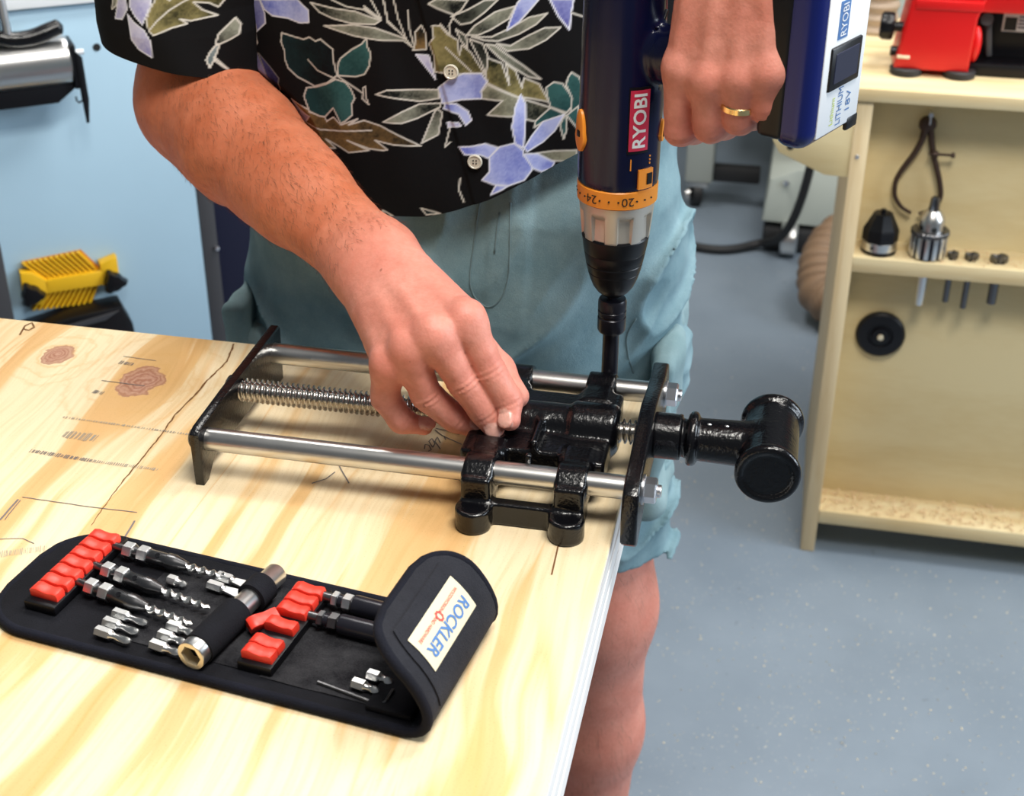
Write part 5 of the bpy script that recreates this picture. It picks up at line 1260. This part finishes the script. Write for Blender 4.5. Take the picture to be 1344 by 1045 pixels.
# the other sleeve, round the raised arm
m = MB(); axs = E2 - S2; m.lathe(S2 - nrm(axs) * 0.03, axs, [(0.070, 0), (0.082, 0.06), (0.086, 0.15), (0.083, 0.215), (0.080, 0.22)], 64, cap=False)
ls = m.build('sleeve', 'shirt', shirt, 180); vv_ = np.array([v.co[:] for v in ls.data.vertices]); set_color(ls, 'print', paint(np.c_[vv_[:, 0] - 0.25, vv_[:, 2] - 0.25], 'T'))
m = MB(); m.lathe((SX, SY, 1.44), (0, -0.1, 1), [(0.090, 0), (0.078, 0.02), (0.075, 0.05), (0.088, 0.045), (0.096, 0.010)], 48, cap=False)
lc_ = m.build('collar', 'shirt', shirt, 180); set_color(lc_, 'print', np.tile(V(0.0035, 0.0035, 0.0045), (len(lc_.data.vertices), 1)))
for x, z in ((-0.262, 1.086), (-0.244, 1.015), (-0.281, 1.165)):
    y = shirt_y(x, z) - 0.0006; nrm_ = nrm(V(0.05, -1, 0.02))
    m = MB(); m.lathe(V(x, y, z), nrm_, [(0.0056, 0), (0.0060, 0.0006), (0.0058, 0.0018), (0.0050, 0.0022), (0.0044, 0.0016), (0.0, 0.0015)], 28); b_ = m.build('button', 'button', shirt)
    u, w, a = frame(nrm_); m = MB()
    for i, j in ((-1, -1), (-1, 1), (1, -1), (1, 1)): m.cyl(V(x, y, z) + a * 0.0012 + u * i * 0.0012 + w * j * 0.0012, V(x, y, z) + a * 0.0019 + u * i * 0.0012 + w * j * 0.0012, 0.0006, n=8)
    m.build('thread_holes', 'ink', b_)

# ================================================================== far walls of the shop
m = MB(); m.box((-5, 6.9, 0), (5, 7.0, 3.2)); struct(m.build('wall_back', 'machine_pale', smooth=0))
m = MB(); m.box((-5.0, -2, 0), (-4.9, 6.9, 3.2)); struct(m.build('wall_left', 'machine_pale', smooth=0))

# ------------------------------------------------------------------ plywood tool cabinet on the right
cab = thing('tool_cabinet', 'pale plywood open tool cabinet with shelves standing on the floor', 'cabinet', (0.45, 2.2, 0))
def board(name, lo, hi, mat, parent=cab, bv=0.0015):
    m = MB(); m.box(lo, hi, bv); return m.build(name, mat, parent)
board('side_panel', (0.084, 2.016, 0), (0.107, 2.42, 0.784), 'birch_side')
board('side_panel', (0.760, 2.016, 0), (0.783, 2.42, 0.784), 'birch_side')
board('back_panel', (0.107, 2.088, 0.02), (0.760, 2.100, 0.784), 'birch')
board('top_panel', (0.070, 2.010, 0.784), (0.800, 2.42, 0.803), 'birch_top')
def shelf_with_holes():
    m = MB(); xs = [0.107, 0.2075, 0.2225, 0.2475, 0.2585, 0.2750, 0.2860, 0.312, 0.328, 0.760]
    m.box((0.107, 2.016, 0.519), (0.760, 2.036, 0.543), 0.001); m.box((0.107, 2.054, 0.519), (0.760, 2.088, 0.543), 0.001)
    for a, b in zip(xs[0::2], xs[1::2]): m.box((a, 2.0355, 0.519), (b, 2.0545, 0.543))
    return m.build('shelf', 'birch_top', cab)
shelf_with_holes()
board('bottom_shelf', (0.107, 2.016, 0.059), (0.760, 2.088, 0.084), 'birch_top')
m = MB(); m.prism([(-0.030, 0.742), (-0.029, 0.715), (-0.018, 0.697), (0.050, 0.668), (0.084, 0.667), (0.084, 0.745)], (0, 2.036, 0), (1, 0, 0), (0, 0, 1), 0.018, 0.001)
gus = m.build('gusset', 'birch', cab)
m = MB(); m.lathe((-0.003, 2.0185, 0.707), (0, -1, 0), [(0.0050, 0), (0.0050, 0.001), (0.0, 0.0012)], 16); m.build('screw_hole', 'ink', gus)
m = MB(); m.lathe((0.0935, 2.0165, 0.700), (0, -1, 0), [(0.004, 0), (0.003, 0.002), (0, 0.0026)], 12); m.build('screw_head', 'zinc', cab)
m = MB()
for k in range(900):
    x = random.uniform(0.11, 0.70); y = random.uniform(2.02, 2.086); s = random.uniform(0.0012, 0.004); a = random.uniform(0, 6.28); z = 0.0842 + random.uniform(0, 0.004)
    m.add([(x - s * math.cos(a), y - s * math.sin(a), z), (x + s * math.sin(a), y - s * math.cos(a), z + s * 0.5), (x + s * math.cos(a), y + s * math.sin(a), z + 0.0006), (x, y, z - 0.0008 + s * 0.9)], [(0, 1, 2), (0, 3, 1), (1, 3, 2), (2, 3, 0)])
o = m.build('sawdust', 'sawdust', smooth=0); o['kind'] = 'stuff'; tag(o, 'sawdust and wood chips spread on the bottom cabinet shelf', 'sawdust')
m = MB()
for k in range(420):
    x = random.uniform(0.115, 0.55); y = random.uniform(2.02, 2.086); s = random.uniform(0.0008, 0.0028); a = random.uniform(0, 6.28); z = 0.5432
    m.add([(x - s * math.cos(a), y - s * math.sin(a), z), (x + s * math.sin(a), y - s * math.cos(a), z + s * 0.5), (x + s * math.cos(a), y + s * math.sin(a), z + 0.0006), (x, y, z - 0.0002 + s * 0.9)], [(0, 1, 2), (0, 3, 1), (1, 3, 2), (2, 3, 0)])
o = m.build('sawdust', 'sawdust', smooth=0); o['kind'] = 'stuff'; tag(o, 'thin sawdust on the shelf around the drill chuck', 'sawdust')
m = MB()
for k in range(1500):
    x = random.uniform(-0.15, 1.0); y = 1.45 + abs(random.gauss(0, 0.45)); s = random.uniform(0.0007, 0.0020); a = random.uniform(0, 6.28); z = 0.0004
    if 0.08 < x < 0.79 and 2.0 < y < 2.1: continue
    m.add([(x - s * math.cos(a), y - s * math.sin(a), z), (x + s * math.sin(a), y - s * math.cos(a), z), (x + s * math.cos(a), y + s * math.sin(a), z), (x, y, z + s * 0.8)], [(0, 1, 2), (0, 3, 1), (1, 3, 2), (2, 3, 0)])
o = m.build('floor_chips', 'chip_pale', smooth=0); o['kind'] = 'stuff'; tag(o, 'scattered pale wood chips on the grey floor before the cabinet', 'sawdust')

# calipers on a nail
cal = thing('outside_calipers', 'dark bow legged outside calipers hanging from a nail in the cabinet', 'calipers', (0.191, 2.075, 0.60))
m = MB(); m.lathe((0.191, 2.083, 0.735), (0, -1, 0), [(0.0125, 0), (0.0130, 0.002), (0.0115, 0.009), (0.006, 0.012), (0, 0.0125)], 24); m.build('pivot', 'rust_dark', cal)
def bowleg(pts, name):
    P_ = np.array(pts, float); tt_ = np.linspace(0, 1, len(P_)); te = np.linspace(0, 1, 40)
    Q = [V(np.interp(t, tt_, P_[:, 0]), 2.076, np.interp(t, tt_, P_[:, 1])) for t in te]
    for _ in range(4): Q = [Q[0]] + [(Q[i - 1] + 2 * Q[i] + Q[i + 1]) / 4 for i in range(1, len(Q) - 1)] + [Q[-1]]
    m = MB(); m.tube(Q, [0.0052 - 0.0025 * t for t in te], 8); m.build(name, 'rust_dark', cal)
bowleg([(0.188, 0.733), (0.186, 0.712), (0.178, 0.690), (0.163, 0.664), (0.156, 0.645), (0.158, 0.622), (0.170, 0.605), (0.186, 0.597)], 'leg')
bowleg([(0.195, 0.733), (0.200, 0.710), (0.206, 0.688), (0.219, 0.655), (0.226, 0.628), (0.222, 0.613), (0.210, 0.602), (0.197, 0.597)], 'leg')
m = MB(); m.cyl((0.198, 2.070, 0.694), (0.232, 2.070, 0.694), 0.0020, n=10); m.cyl((0.230, 2.070, 0.694), (0.235, 2.070, 0.694), 0.0040, n=12); m.cyl((0.204, 2.070, 0.694), (0.211, 2.070, 0.694), 0.0052, n=12); m.build('adjusting_screw', 'rust_dark', cal)
nail = MB(); nail.cyl((0.192, 2.090, 0.7535), (0.192, 2.058, 0.7555), 0.0014, n=8); nail.cyl((0.192, 2.060, 0.7554), (0.192, 2.058, 0.7556), 0.0035, n=12)
nail.cyl((0.192, 2.062, 0.740), (0.192, 2.062, 0.756), 0.0012, n=8); nail.build('nail', 'zinc', cab)
# drill chuck with taper arbor through the shelf
ck = thing('drill_chuck', 'steel keyed drill chuck with ribbed sleeve, its arbor through the shelf', 'drill chuck', (0.215, 2.045, 0.543))
m = MB(); m.lathe((0.215, 2.045, 0.543), (0, 0, 1), [(0.022, 0), (0.0250, 0.0015), (0.0255, 0.036), (0.0245, 0.039), (0.021, 0.0395)], 48); slv_ = m.build('sleeve', 'black_steel', ck, 30)
for k in range(14):
    a = 2 * math.pi * k / 14 + 0.1; m = MB(); m.obox((0.215 + 0.0258 * math.cos(a), 2.045 + 0.0258 * math.sin(a), 0.5625), (0.0016, 0.0034, 0.0165), (V(math.cos(a), math.sin(a), 0), V(-math.sin(a), math.cos(a), 0), ZV), 0.0006); m.build('rib', 'bright_steel', slv_)
m = MB(); m.lathe((0.215, 2.045, 0.543), (0, 0, 1), [(0.0272, 0.0355), (0.0285, 0.037), (0.0285, 0.042), (0.0272, 0.0435), (0.020, 0.0436)], 96, rfun=lambda th, t: 1 - (0.04 if (th * 30 / (2 * math.pi)) % 1 < 0.5 else 0)); m.build('gear_ring', 'dark_steel', ck, 30)
m = MB(); m.lathe((0.215, 2.045, 0.543), (0, 0, 1), [(0.0195, 0.042), (0.0195, 0.058), (0.0165, 0.066), (0.0105, 0.074), (0.007, 0.075)], 40); bd = m.build('chuck_nose', 'steel', ck)
for a in (-80, -20, -140):
    c = V(0.215 + 0.0193 * math.cos(R(a)), 2.045 + 0.0193 * math.sin(R(a)), 0.592); m = MB(); m.lathe(c, V(math.cos(R(a)), math.sin(R(a)), 0), [(0.0042, 0), (0.0042, 0.0006), (0, 0.0006)], 14); m.build('key_hole', 'ink', bd)
for k in range(3):
    a = R(90 + 120 * k); m = MB(); m.obox((0.215 + 0.004 * math.cos(a), 2.045 + 0.004 * math.sin(a), 0.625), (0.0032, 0.0032, 0.012), (V(math.cos(a), math.sin(a), 0.1), V(-math.sin(a), math.cos(a), 0), V(-0.1 * math.cos(a), -0.1 * math.sin(a), 1)), 0.001); m.build('jaw', 'dark_steel', ck)
m = MB(); m.lathe((0.215, 2.045, 0.543), (0, 0, -1), [(0.0072, -0.001), (0.0078, 0.020), (0.0074, 0.060), (0.0066, 0.079), (0.0060, 0.081), (0, 0.081)], 24); m.build('arbor', 'bright_steel', ck)
# black cutter head on the shelf
ct = thing('cutter_head', 'black stepped cutter head with a bright steel band on the cabinet shelf', 'cutter', (0.144, 2.048, 0.543))
m = MB(); m.lathe((0.144, 2.048, 0.543), (0, 0, 1), [(0.0250, 0), (0.0265, 0.002), (0.0265, 0.006), (0.0255, 0.0065)], 36); m.build('foot', 'black_plastic', ct)
m = MB(); m.lathe((0.144, 2.048, 0.543), (0, 0, 1), [(0.0258, 0.0065), (0.0258, 0.019), (0.025, 0.0195)], 36); bnd = m.build('steel_band', 'bright_steel', ct)
m = MB(); m.lathe((0.133, 2.0240, 0.556), (-0.4, -1, 0), [(0.0026, 0), (0.0026, 0.001), (0, 0.001)], 12); m.build('set_screw', 'ink', bnd)
m = MB(); m.lathe((0.144, 2.048, 0.543), (0, 0, 1), [(0.0268, 0.019), (0.0268, 0.036), (0.0245, 0.041), (0.0150, 0.060), (0.0145, 0.062), (0.004, 0.0625), (0.004, 0.068), (0.0, 0.068)], 8); m.build('cap', 'black_plastic', ct, 25)
for k, (x, zb, r, kind, lbl) in enumerate(((0.253, 0.470, 0.0048, 1, 'thinnest forstner bit hanging through the shelf, next to the drill chuck'), (0.2805, 0.462, 0.0048, 1, 'longest forstner bit hanging through the shelf, between two others'), (0.320, 0.474, 0.0072, 2, 'thickest forstner bit hanging through the shelf, furthest from the chuck'))):
    t = thing('forstner_bit', lbl, 'drill bit', (x, 2.045, 0.543), 'forstner bits through the cabinet shelf')
    m = MB(); m.cyl((x, 2.045, zb), (x, 2.045, 0.5445), r, n=16, bevel=0.001); m.build('shank', 'dark_steel', t)
    rr = (0.0085, 0.0105, 0.0135)[k]
    m = MB(); m.lathe((x, 2.045, 0.5430), (0, 0, 1), [(r, 0), (rr, 0.003), (rr, 0.009), (rr * 0.8, 0.0095), (rr * 0.3, 0.007), (0.001, 0.0125)], 24, rfun=lambda th, tq: 1 - (0.5 if (th * 2 / (2 * math.pi)) % 1 < 0.28 and tq > 0.002 else 0)); m.build('cutter_rim', 'dark_steel', t, 30)
dk = thing('face_plate_disc', 'round black disc with a brass centre fixed to the cabinet back', 'disc', (0.168, 2.08, 0.35))
m = MB(); m.lathe((0.168, 2.088, 0.387), (0, -1, 0), [(0.036, 0), (0.0385, 0.003), (0.0385, 0.009), (0.035, 0.013), (0.020, 0.014), (0.018, 0.011), (0.015, 0.011), (0.013, 0.016), (0.006, 0.017)], 48); m.build('disc_body', 'black_plastic', dk)
m = MB(); m.lathe((0.168, 2.075, 0.387), (0, -1, 0), [(0.0048, 0), (0.0048, 0.007), (0.004, 0.008), (0, 0.008)], 16); m.build('centre_pin', 'brass_rim', dk)

# ------------------------------------------------------------------ red bench machine on the cabinet
rm = thing('bench_machine', 'bright red bench machine with black feet on top of the tool cabinet', 'machine', (0.2, 2.15, 0.803))
m = MB(); m.prism([(0.131, 0.812), (0.236, 0.812), (0.238, 0.890), (0.246, 0.918), (0.243, 0.945), (0.150, 0.945), (0.143, 0.900)], (0, 2.19, 0), (1, 0, 0), (0, 0, 1), 0.105, 0.005, 3); m.build('headstock', 'red_paint', rm)
m = MB(); m.box((0.150, 2.082, 0.900), (0.243, 2.087, 0.914), 0.002); m.build('cover_lip', 'red_paint', rm)
m = MB(); m.box((0.134, 2.0835, 0.828), (0.152, 2.088, 0.833), 0.001); m.build('casting_mark', 'chip_pale', rm)
m = MB(); m.box((0.238, 2.10, 0.895), (0.62, 2.24, 0.950), 0.006); m.build('top_beam', 'red_paint', rm)
m = MB(); m.box((0.232, 2.155, 0.8032), (0.60, 2.235, 0.900), 0.003); m.build('bed_recess', 'black_plastic', rm)
m = MB(); m.box((0.236, 2.105, 0.8032), (0.60, 2.16, 0.822), 0.003); m.build('bed', 'black_plastic', rm)
for x in (0.150, 0.225, 0.56):
    m = MB(); m.lathe((x, 2.098, 0.8032), (0, 0, 1), [(0.020, 0), (0.023, 0.002), (0.023, 0.009), (0.021, 0.011), (0, 0.011)], 28); m.build('foot', 'rubber', rm)
m = MB(); m.lathe((0.137, 2.115, 0.866), (-1, 0.1, 0), [(0.007, -0.003), (0.007, 0.010), (0.018, 0.011), (0.020, 0.014), (0.020, 0.026), (0.017, 0.030), (0, 0.030)], 36, rfun=lambda th, t: 1 - (0.07 if t > 0.011 and (th * 10 / 6.2832) % 1 < 0.4 else 0)); m.build('knob', 'black_plastic', rm)
m = MB(); m.cyl((0.125, 2.11, 0.832), (0.140, 2.11, 0.832), 0.007, n=16); m.build('stop_screw', 'black_plastic', rm)
m = MB(); m.cyl((0.196, 2.10, 0.905), (0.196, 2.10, 0.965), 0.0042, n=16); m.build('rod', 'steel', rm)
m = MB(); m.sphere((0.2415, 2.105, 0.850), (0.0085, 0.014, 0.026), 20, 12); m.build('lever', 'red_paint', rm)
m = MB(); m.obox((0.262, 2.135, 0.853), (0.0042, 0.004, 0.028), (V(1, 0, 0.16), V(0, 1, 0), V(-0.16, 0, 1)), 0.002); m.cyl((0.254, 2.135, 0.882), (0.254, 2.120, 0.882), 0.009, n=16); m.build('locking_handle', 'post_dark', rm)
m = MB(); m.box((0.280, 2.1530, 0.858), (0.330, 2.1555, 0.886), 0.001); lb_ = m.build('rating_plate', 'white', rm)
m = MB(); m.box((0.283, 2.1524, 0.860), (0.300, 2.1532, 0.879)); m.build('printed_panel', 'ink', lb_)
for k in range(4):
    m = MB(); m.box((0.302, 2.1524, 0.864 + 0.005 * k), (0.327, 2.1532, 0.8662 + 0.005 * k)); m.build('printed_line', 'ink_navy', lb_)

# ------------------------------------------------------------------ hoses, mobile machine and cable behind the cabinet
def ribbed(path, r, ribs, amp, n=20):
    P_ = np.array(path, float); L = np.r_[0, np.cumsum(np.linalg.norm(np.diff(P_, axis=0), axis=1))]; k = ribs * 6
    Q = [V(*[np.interp(s, L, P_[:, i]) for i in range(3)]) for s in np.linspace(0, L[-1], k)]
    for _ in range(30): Q = [Q[0]] + [(Q[i - 1] + 2 * Q[i] + Q[i + 1]) / 4 for i in range(1, k - 1)] + [Q[-1]]
    m = MB(); m.tube(Q, [r * (1 + amp * math.sin(2 * math.pi * i / 6)) for i in range(k)], n); return m
tag(ribbed([(0.36, 3.06, 0.10), (0.22, 3.06, 0.14), (0.125, 3.03, 0.155), (0.098, 2.96, 0.12), (0.10, 2.90, 0.075), (0.20, 2.84, 0.062), (0.42, 2.86, 0.062)], 0.058, 34, 0.055).build('dust_hose', 'hose', smooth=180), 'brown ribbed dust hose curled on the floor behind the cabinet', 'hose')
hx_, hy_, hz_ = (0.1097, 2.3300, 0.8217)
h2_ = thing('dust_hose', 'beige ribbed dust hose standing behind the red bench machine', 'hose', (hx_, hy_, 0.8032))
ribbed([(hx_, hy_, 0.8032), (hx_, hy_, 0.95), (hx_ - 0.004, hy_, 1.3)], 0.033, 26, 0.06).build('hose_tube', 'hose_pale', h2_, 180)
mc = thing('machine_pedestal', 'pale grey machine pedestal on black feet behind the cabinet', 'machine', (0.2, 3.4, 0))
m = MB(); m.prism([(-0.055, 0.075), (0.42, 0.060), (0.42, 0.235), (0.02, 0.215), (-0.045, 0.185)], (0, 3.75, 0), (1, 0, 0), (0, 0, 1), 0.46, 0.008, 2); m.build('pedestal', 'machine_pale', mc)
m = MB(); m.box((0.02, 3.34, 0.21), (0.40, 3.70, 0.80), 0.01); m.build('column', 'machine_pale', mc)
m = MB(); m.cyl((-0.005, 3.27, 0.045), (0.035, 3.27, 0.045), 0.042, n=24, bevel=0.006); m.build('roller_cap', 'bright_steel', mc)
m = MB(); m.box((-0.05, 3.28, 0.004), (0.42, 3.70, 0.062), 0.01); m.build('base_rail', 'rubber', mc)
m = MB(); m.lathe((-0.005, 3.285, 0.182), (0, -1, 0), [(0.008, 0), (0.007, 0.006), (0, 0.007)], 12); m.build('bolt', 'zinc', mc)
st = thing('machine_stand', 'grey steel stand leg on a caster wheel behind the drill', 'stand', (-0.23, 3.6, 0))
m = MB(); m.box((-0.268, 3.52, 0.075), (-0.196, 3.60, 0.90), 0.006); m.build('leg', 'machine_grey', st)
m = MB(); m.lathe((-0.250, 3.555, 0.036), (1, 0.25, 0), [(0.0, -0.003), (0.028, -0.002), (0.036, 0.002), (0.036, 0.022), (0.028, 0.026), (0, 0.027)], 28); m.build('caster_wheel', 'rubber', st)
m = MB(); m.box((-0.262, 3.53, 0.058), (-0.205, 3.59, 0.078), 0.004); m.cyl((-0.262, 3.54, 0.036), (-0.252, 3.54, 0.036), 0.016, n=20); m.build('caster_fork', 'steel', st)
m = MB(); m.box((-0.198, 3.54, 0.075), (-0.075, 3.58, 0.115), 0.004); m.build('cross_rail', 'rubber', st)
m = MB(); m.box((-0.240, 3.80, 0.28), (0.30, 4.20, 0.75), 0.01); m.build('machine_body', 'post_dark', st)
cb = [V(*p) for p in ((-2.2, 4.2, 0.012), (-1.2, 3.55, 0.012), (-0.4581, 3.4812, 0.0120), (-0.2917, 3.2964, 0.0120), (-0.2229, 3.2378, 0.0120), (-0.1192, 3.2270, 0.0120), (-0.0501, 3.3196, 0.0120))]
cb += [V(0.000, 3.205, 0.06), V(0.03, 3.18, 0.15), V(0.045, 3.16, 0.26), V(0.055, 3.15, 0.36), V(0.06, 3.16, 0.50), V(0.062, 3.30, 0.66), V(0.062, 3.345, 0.68)]
L_ = np.r_[0, np.cumsum([np.linalg.norm(b - a) for a, b in zip(cb[:-1], cb[1:])])]
Q = [V(*[np.interp(s, L_, [p[i] for p in cb]) for i in range(3)]) for s in np.linspace(0, L_[-1], 160)]
for _ in range(14): Q = [Q[0]] + [(Q[i - 1] + 2 * Q[i] + Q[i + 1]) / 4 for i in range(1, 159)] + [Q[-1]]
m = MB(); m.tube(Q, 0.0105, 10); tag(m.build('power_cable', 'rubber', smooth=180), 'thick black power cable looping over the floor behind the person', 'cable')

# ------------------------------------------------------------------ pale blue machine cabinet on the left
UO = V(-0.89, 1.90, 0); UU = V(0.809, 0.588, 0); UN = V(0.588, -0.809, 0)
def lp(u, z, n=0.0): return UO + UU * u + UN * n + ZV * z
mb = thing('machine_cabinet', 'pale blue steel machine cabinet behind the bench on the left', 'machine', tuple(lp(-0.6, 0, -0.3)))
def lbox(name, u0, u1, z0, z1, n0, n1, mat, parent=mb, bv=0.002):
    m = MB(); m.obox(lp((u0 + u1) / 2, (z0 + z1) / 2, (n0 + n1) / 2), (abs(u1 - u0) / 2, abs(n1 - n0) / 2, abs(z1 - z0) / 2), (UU, UN, ZV), bv); return m.build(name, mat, parent)
lbox('front_panel', -1.25, 0.0, 0.06, 0.906, -0.03, 0.0, 'machine_blue')
lbox('cabinet_body', -1.25, -0.004, 0.0, 0.900, -0.62, -0.03, 'machine_blue')
lbox('table_edge', -1.30, 0.03, 0.910, 0.950, -0.66, 0.012, 'white')
lbox('corner_post', 0.001, 0.026, 0.02, 0.905, -0.045, -0.004, 'post_dark')
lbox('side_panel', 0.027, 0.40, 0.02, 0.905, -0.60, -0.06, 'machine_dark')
m = MB(); m.lathe(lp(*(-0.1171, 0.8448), 0.0), UN, [(0.0055, -0.001), (0.0055, 0.0008), (0.0, 0.0008)], 16); m.build('bolt_hole', 'ink', mb)
m = MB(); m.obox(lp(*(0.0231, 0.5099), 0.0), (0.003, 0.003, 0.003), (UU, UN, ZV), 0.001); m.build('post_screw', 'zinc', mb)
fr = thing('fence_rail', 'bright steel rail tube on a black bracket on the pale blue machine', 'rail', tuple(lp(-0.4, 0.80, 0.03)))
m = MB(); m.cyl(lp(-1.1, 0.840, 0.036), lp(-0.162, 0.8425, 0.036), 0.0330, n=40, bevel=0.002); m.build('tube', 'bright_steel', fr)
m = MB(); m.prism([(-1.1, 0.822), (-0.150, 0.822), (-0.158, 0.806), (-0.186, 0.786), (-1.1, 0.780)], lp(0, 0, 0.030), UU, ZV, 0.020, 0.002); m.build('bracket', 'black_plastic', fr)
lbox('end_plate', -0.162, -0.154, 0.806, 0.868, 0.008, 0.062, 'black_plastic', fr)
m = MB(); m.cyl(lp(-0.156, 0.853, 0.045), lp(-0.142, 0.853, 0.045), 0.004, n=12); m.build('end_pin', 'white', fr)
m = MB(); m.prism([(-0.156, 0.860), (-0.147, 0.850), (-0.146, 0.790), (-0.150, 0.757), (-0.154, 0.757), (-0.156, 0.800)], lp(0, 0, 0.060), UU, ZV, 0.004, 0.001); m.build('hook_bar', 'black_plastic', fr)
m = MB(); m.tube([lp(-0.155, 0.790, 0.062), lp(-0.160, 0.787, 0.062), lp(-0.163, 0.791, 0.062), lp(-0.163, 0.796, 0.062)], 0.0014, 6); m.build('hook', 'black_plastic', fr)
kn = thing('crank_handle', 'glossy black curved crank handle above the steel rail tube', 'handle', tuple(lp(-0.25, 0.87, 0.0)))
m = MB(); pts = [lp(-0.165, 0.893, 0.050), lp(-0.180, 0.889, 0.052), lp(-0.205, 0.8815, 0.054), lp(-0.235, 0.8805, 0.054), lp(-0.262, 0.890, 0.05), lp(-0.275, 0.905, 0.045)]
Lk = np.linspace(0, 1, 6); Qk = [V(*[np.interp(t, Lk, [p[i] for p in pts]) for i in range(3)]) for t in np.linspace(0, 1, 30)]
for _ in range(6): Qk = [Qk[0]] + [(Qk[i - 1] + 2 * Qk[i] + Qk[i + 1]) / 4 for i in range(1, 29)] + [Qk[-1]]
m.tube(Qk, [0.002] + [0.0075] + [0.0115 - 0.003 * abs(i - 6) / 24 for i in range(28)], 14); m.build('grip', 'black_paint', kn, 180)
m = MB(); m.cyl(lp(-0.238, 0.885, 0.054), lp(-0.240, 0.960, 0.050), 0.006, n=14); m.build('post', 'zinc', kn)
lbox('arm', -0.330, -0.245, 0.880, 0.960, 0.0125, 0.045, 'black_plastic', kn)
# featherboard
fb = thing('featherboard', 'yellow double featherboard with black knobs fixed to the pale blue panel', 'featherboard', tuple(lp(-0.2, 0.48, 0.0)))
def lerp2(a, b, t): return V(a[0] + (b[0] - a[0]) * t, a[1] + (b[1] - a[1]) * t)
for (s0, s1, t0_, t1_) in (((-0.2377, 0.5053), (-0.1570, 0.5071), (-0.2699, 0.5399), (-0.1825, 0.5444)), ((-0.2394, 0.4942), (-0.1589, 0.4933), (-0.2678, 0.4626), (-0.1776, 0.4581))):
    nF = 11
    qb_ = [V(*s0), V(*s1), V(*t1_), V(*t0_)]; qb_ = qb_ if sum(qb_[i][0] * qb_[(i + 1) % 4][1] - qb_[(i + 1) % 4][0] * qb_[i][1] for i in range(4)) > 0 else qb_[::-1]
    m = MB(); m.prism(qb_, lp(0, 0, 0.0005), UU, ZV, 0.003); m.build('slot_shade_plate', 'slot_shade', fb)  # plate added behind the fingers; its colour paints the shade in the slots
    for k in range(nF):
        a0, a1 = k / nF, (k + 0.52) / nF
        q = [lerp2(s0, s1, a0), lerp2(s0, s1, a1), lerp2(t0_, t1_, a1), lerp2(t0_, t1_, a0)]
        ar = sum(q[i][0] * q[(i + 1) % 4][1] - q[(i + 1) % 4][0] * q[i][1] for i in range(4))
        if ar < 0: q = q[::-1]
        m = MB(); m.prism(q, lp(0, 0, 0.003), UU, ZV, 0.009); m.build('finger', 'yellow', fb)
for poly in ([(-0.2435, 0.5114), (-0.1541, 0.5116), (-0.1560, 0.4890), (-0.2445, 0.4901)], [(-0.2759, 0.5298), (-0.2588, 0.5267), (-0.2373, 0.5078), (-0.2425, 0.4885), (-0.2528, 0.4725), (-0.2774, 0.4798)], [(-0.1603, 0.5242), (-0.1342, 0.5310), (-0.1343, 0.5042), (-0.1357, 0.4762), (-0.1521, 0.4753), (-0.1603, 0.4910)]):
    q = [V(*p) for p in poly]; ar = sum(q[i][0] * q[(i + 1) % len(q)][1] - q[(i + 1) % len(q)][0] * q[i][1] for i in range(len(q)))
    if ar < 0: q = q[::-1]
    m = MB(); m.prism(q, lp(0, 0, 0.0005), UU, ZV, 0.020, 0.0015); m.build('spine', 'yellow', fb)
for c in ((-0.2651, 0.4940), (-0.1439, 0.4932)):
    m = MB(); m.lathe(lp(c[0], c[1], 0.018), UN, [(0.014, 0), (0.015, 0.004), (0.012, 0.016), (0, 0.018)], 48, rfun=lambda th, t: 1 + 0.45 * max(0, math.cos(3 * th + 0.5)) ** 2); m.build('knob', 'black_plastic', fb)
lbox('metal_bar', -0.40, -0.297, 0.36, 0.588, 0.002, 0.05, 'post_dark')
tr = thing('tool_tray', 'black angular tray on the pale blue machine just above the bench edge', 'tray', tuple(lp(-0.16, 0.36, 0)))
m = MB(); m.prism([(-0.29, 0.30), (-0.120, 0.30), (-0.128, 0.430), (-0.140, 0.462), (-0.22, 0.458), (-0.29, 0.446)], lp(0, 0, 0.001), UU, ZV, 0.050, 0.004); m.build('tray_body', 'black_plastic', tr)
m = MB(); m.prism([(-0.285, 0.441), (-0.146, 0.458), (-0.168, 0.446), (-0.30, 0.432)], lp(0, 0, 0.051), UU, ZV, 0.004, 0.001); m.build('tray_rim', 'post_dark', tr)
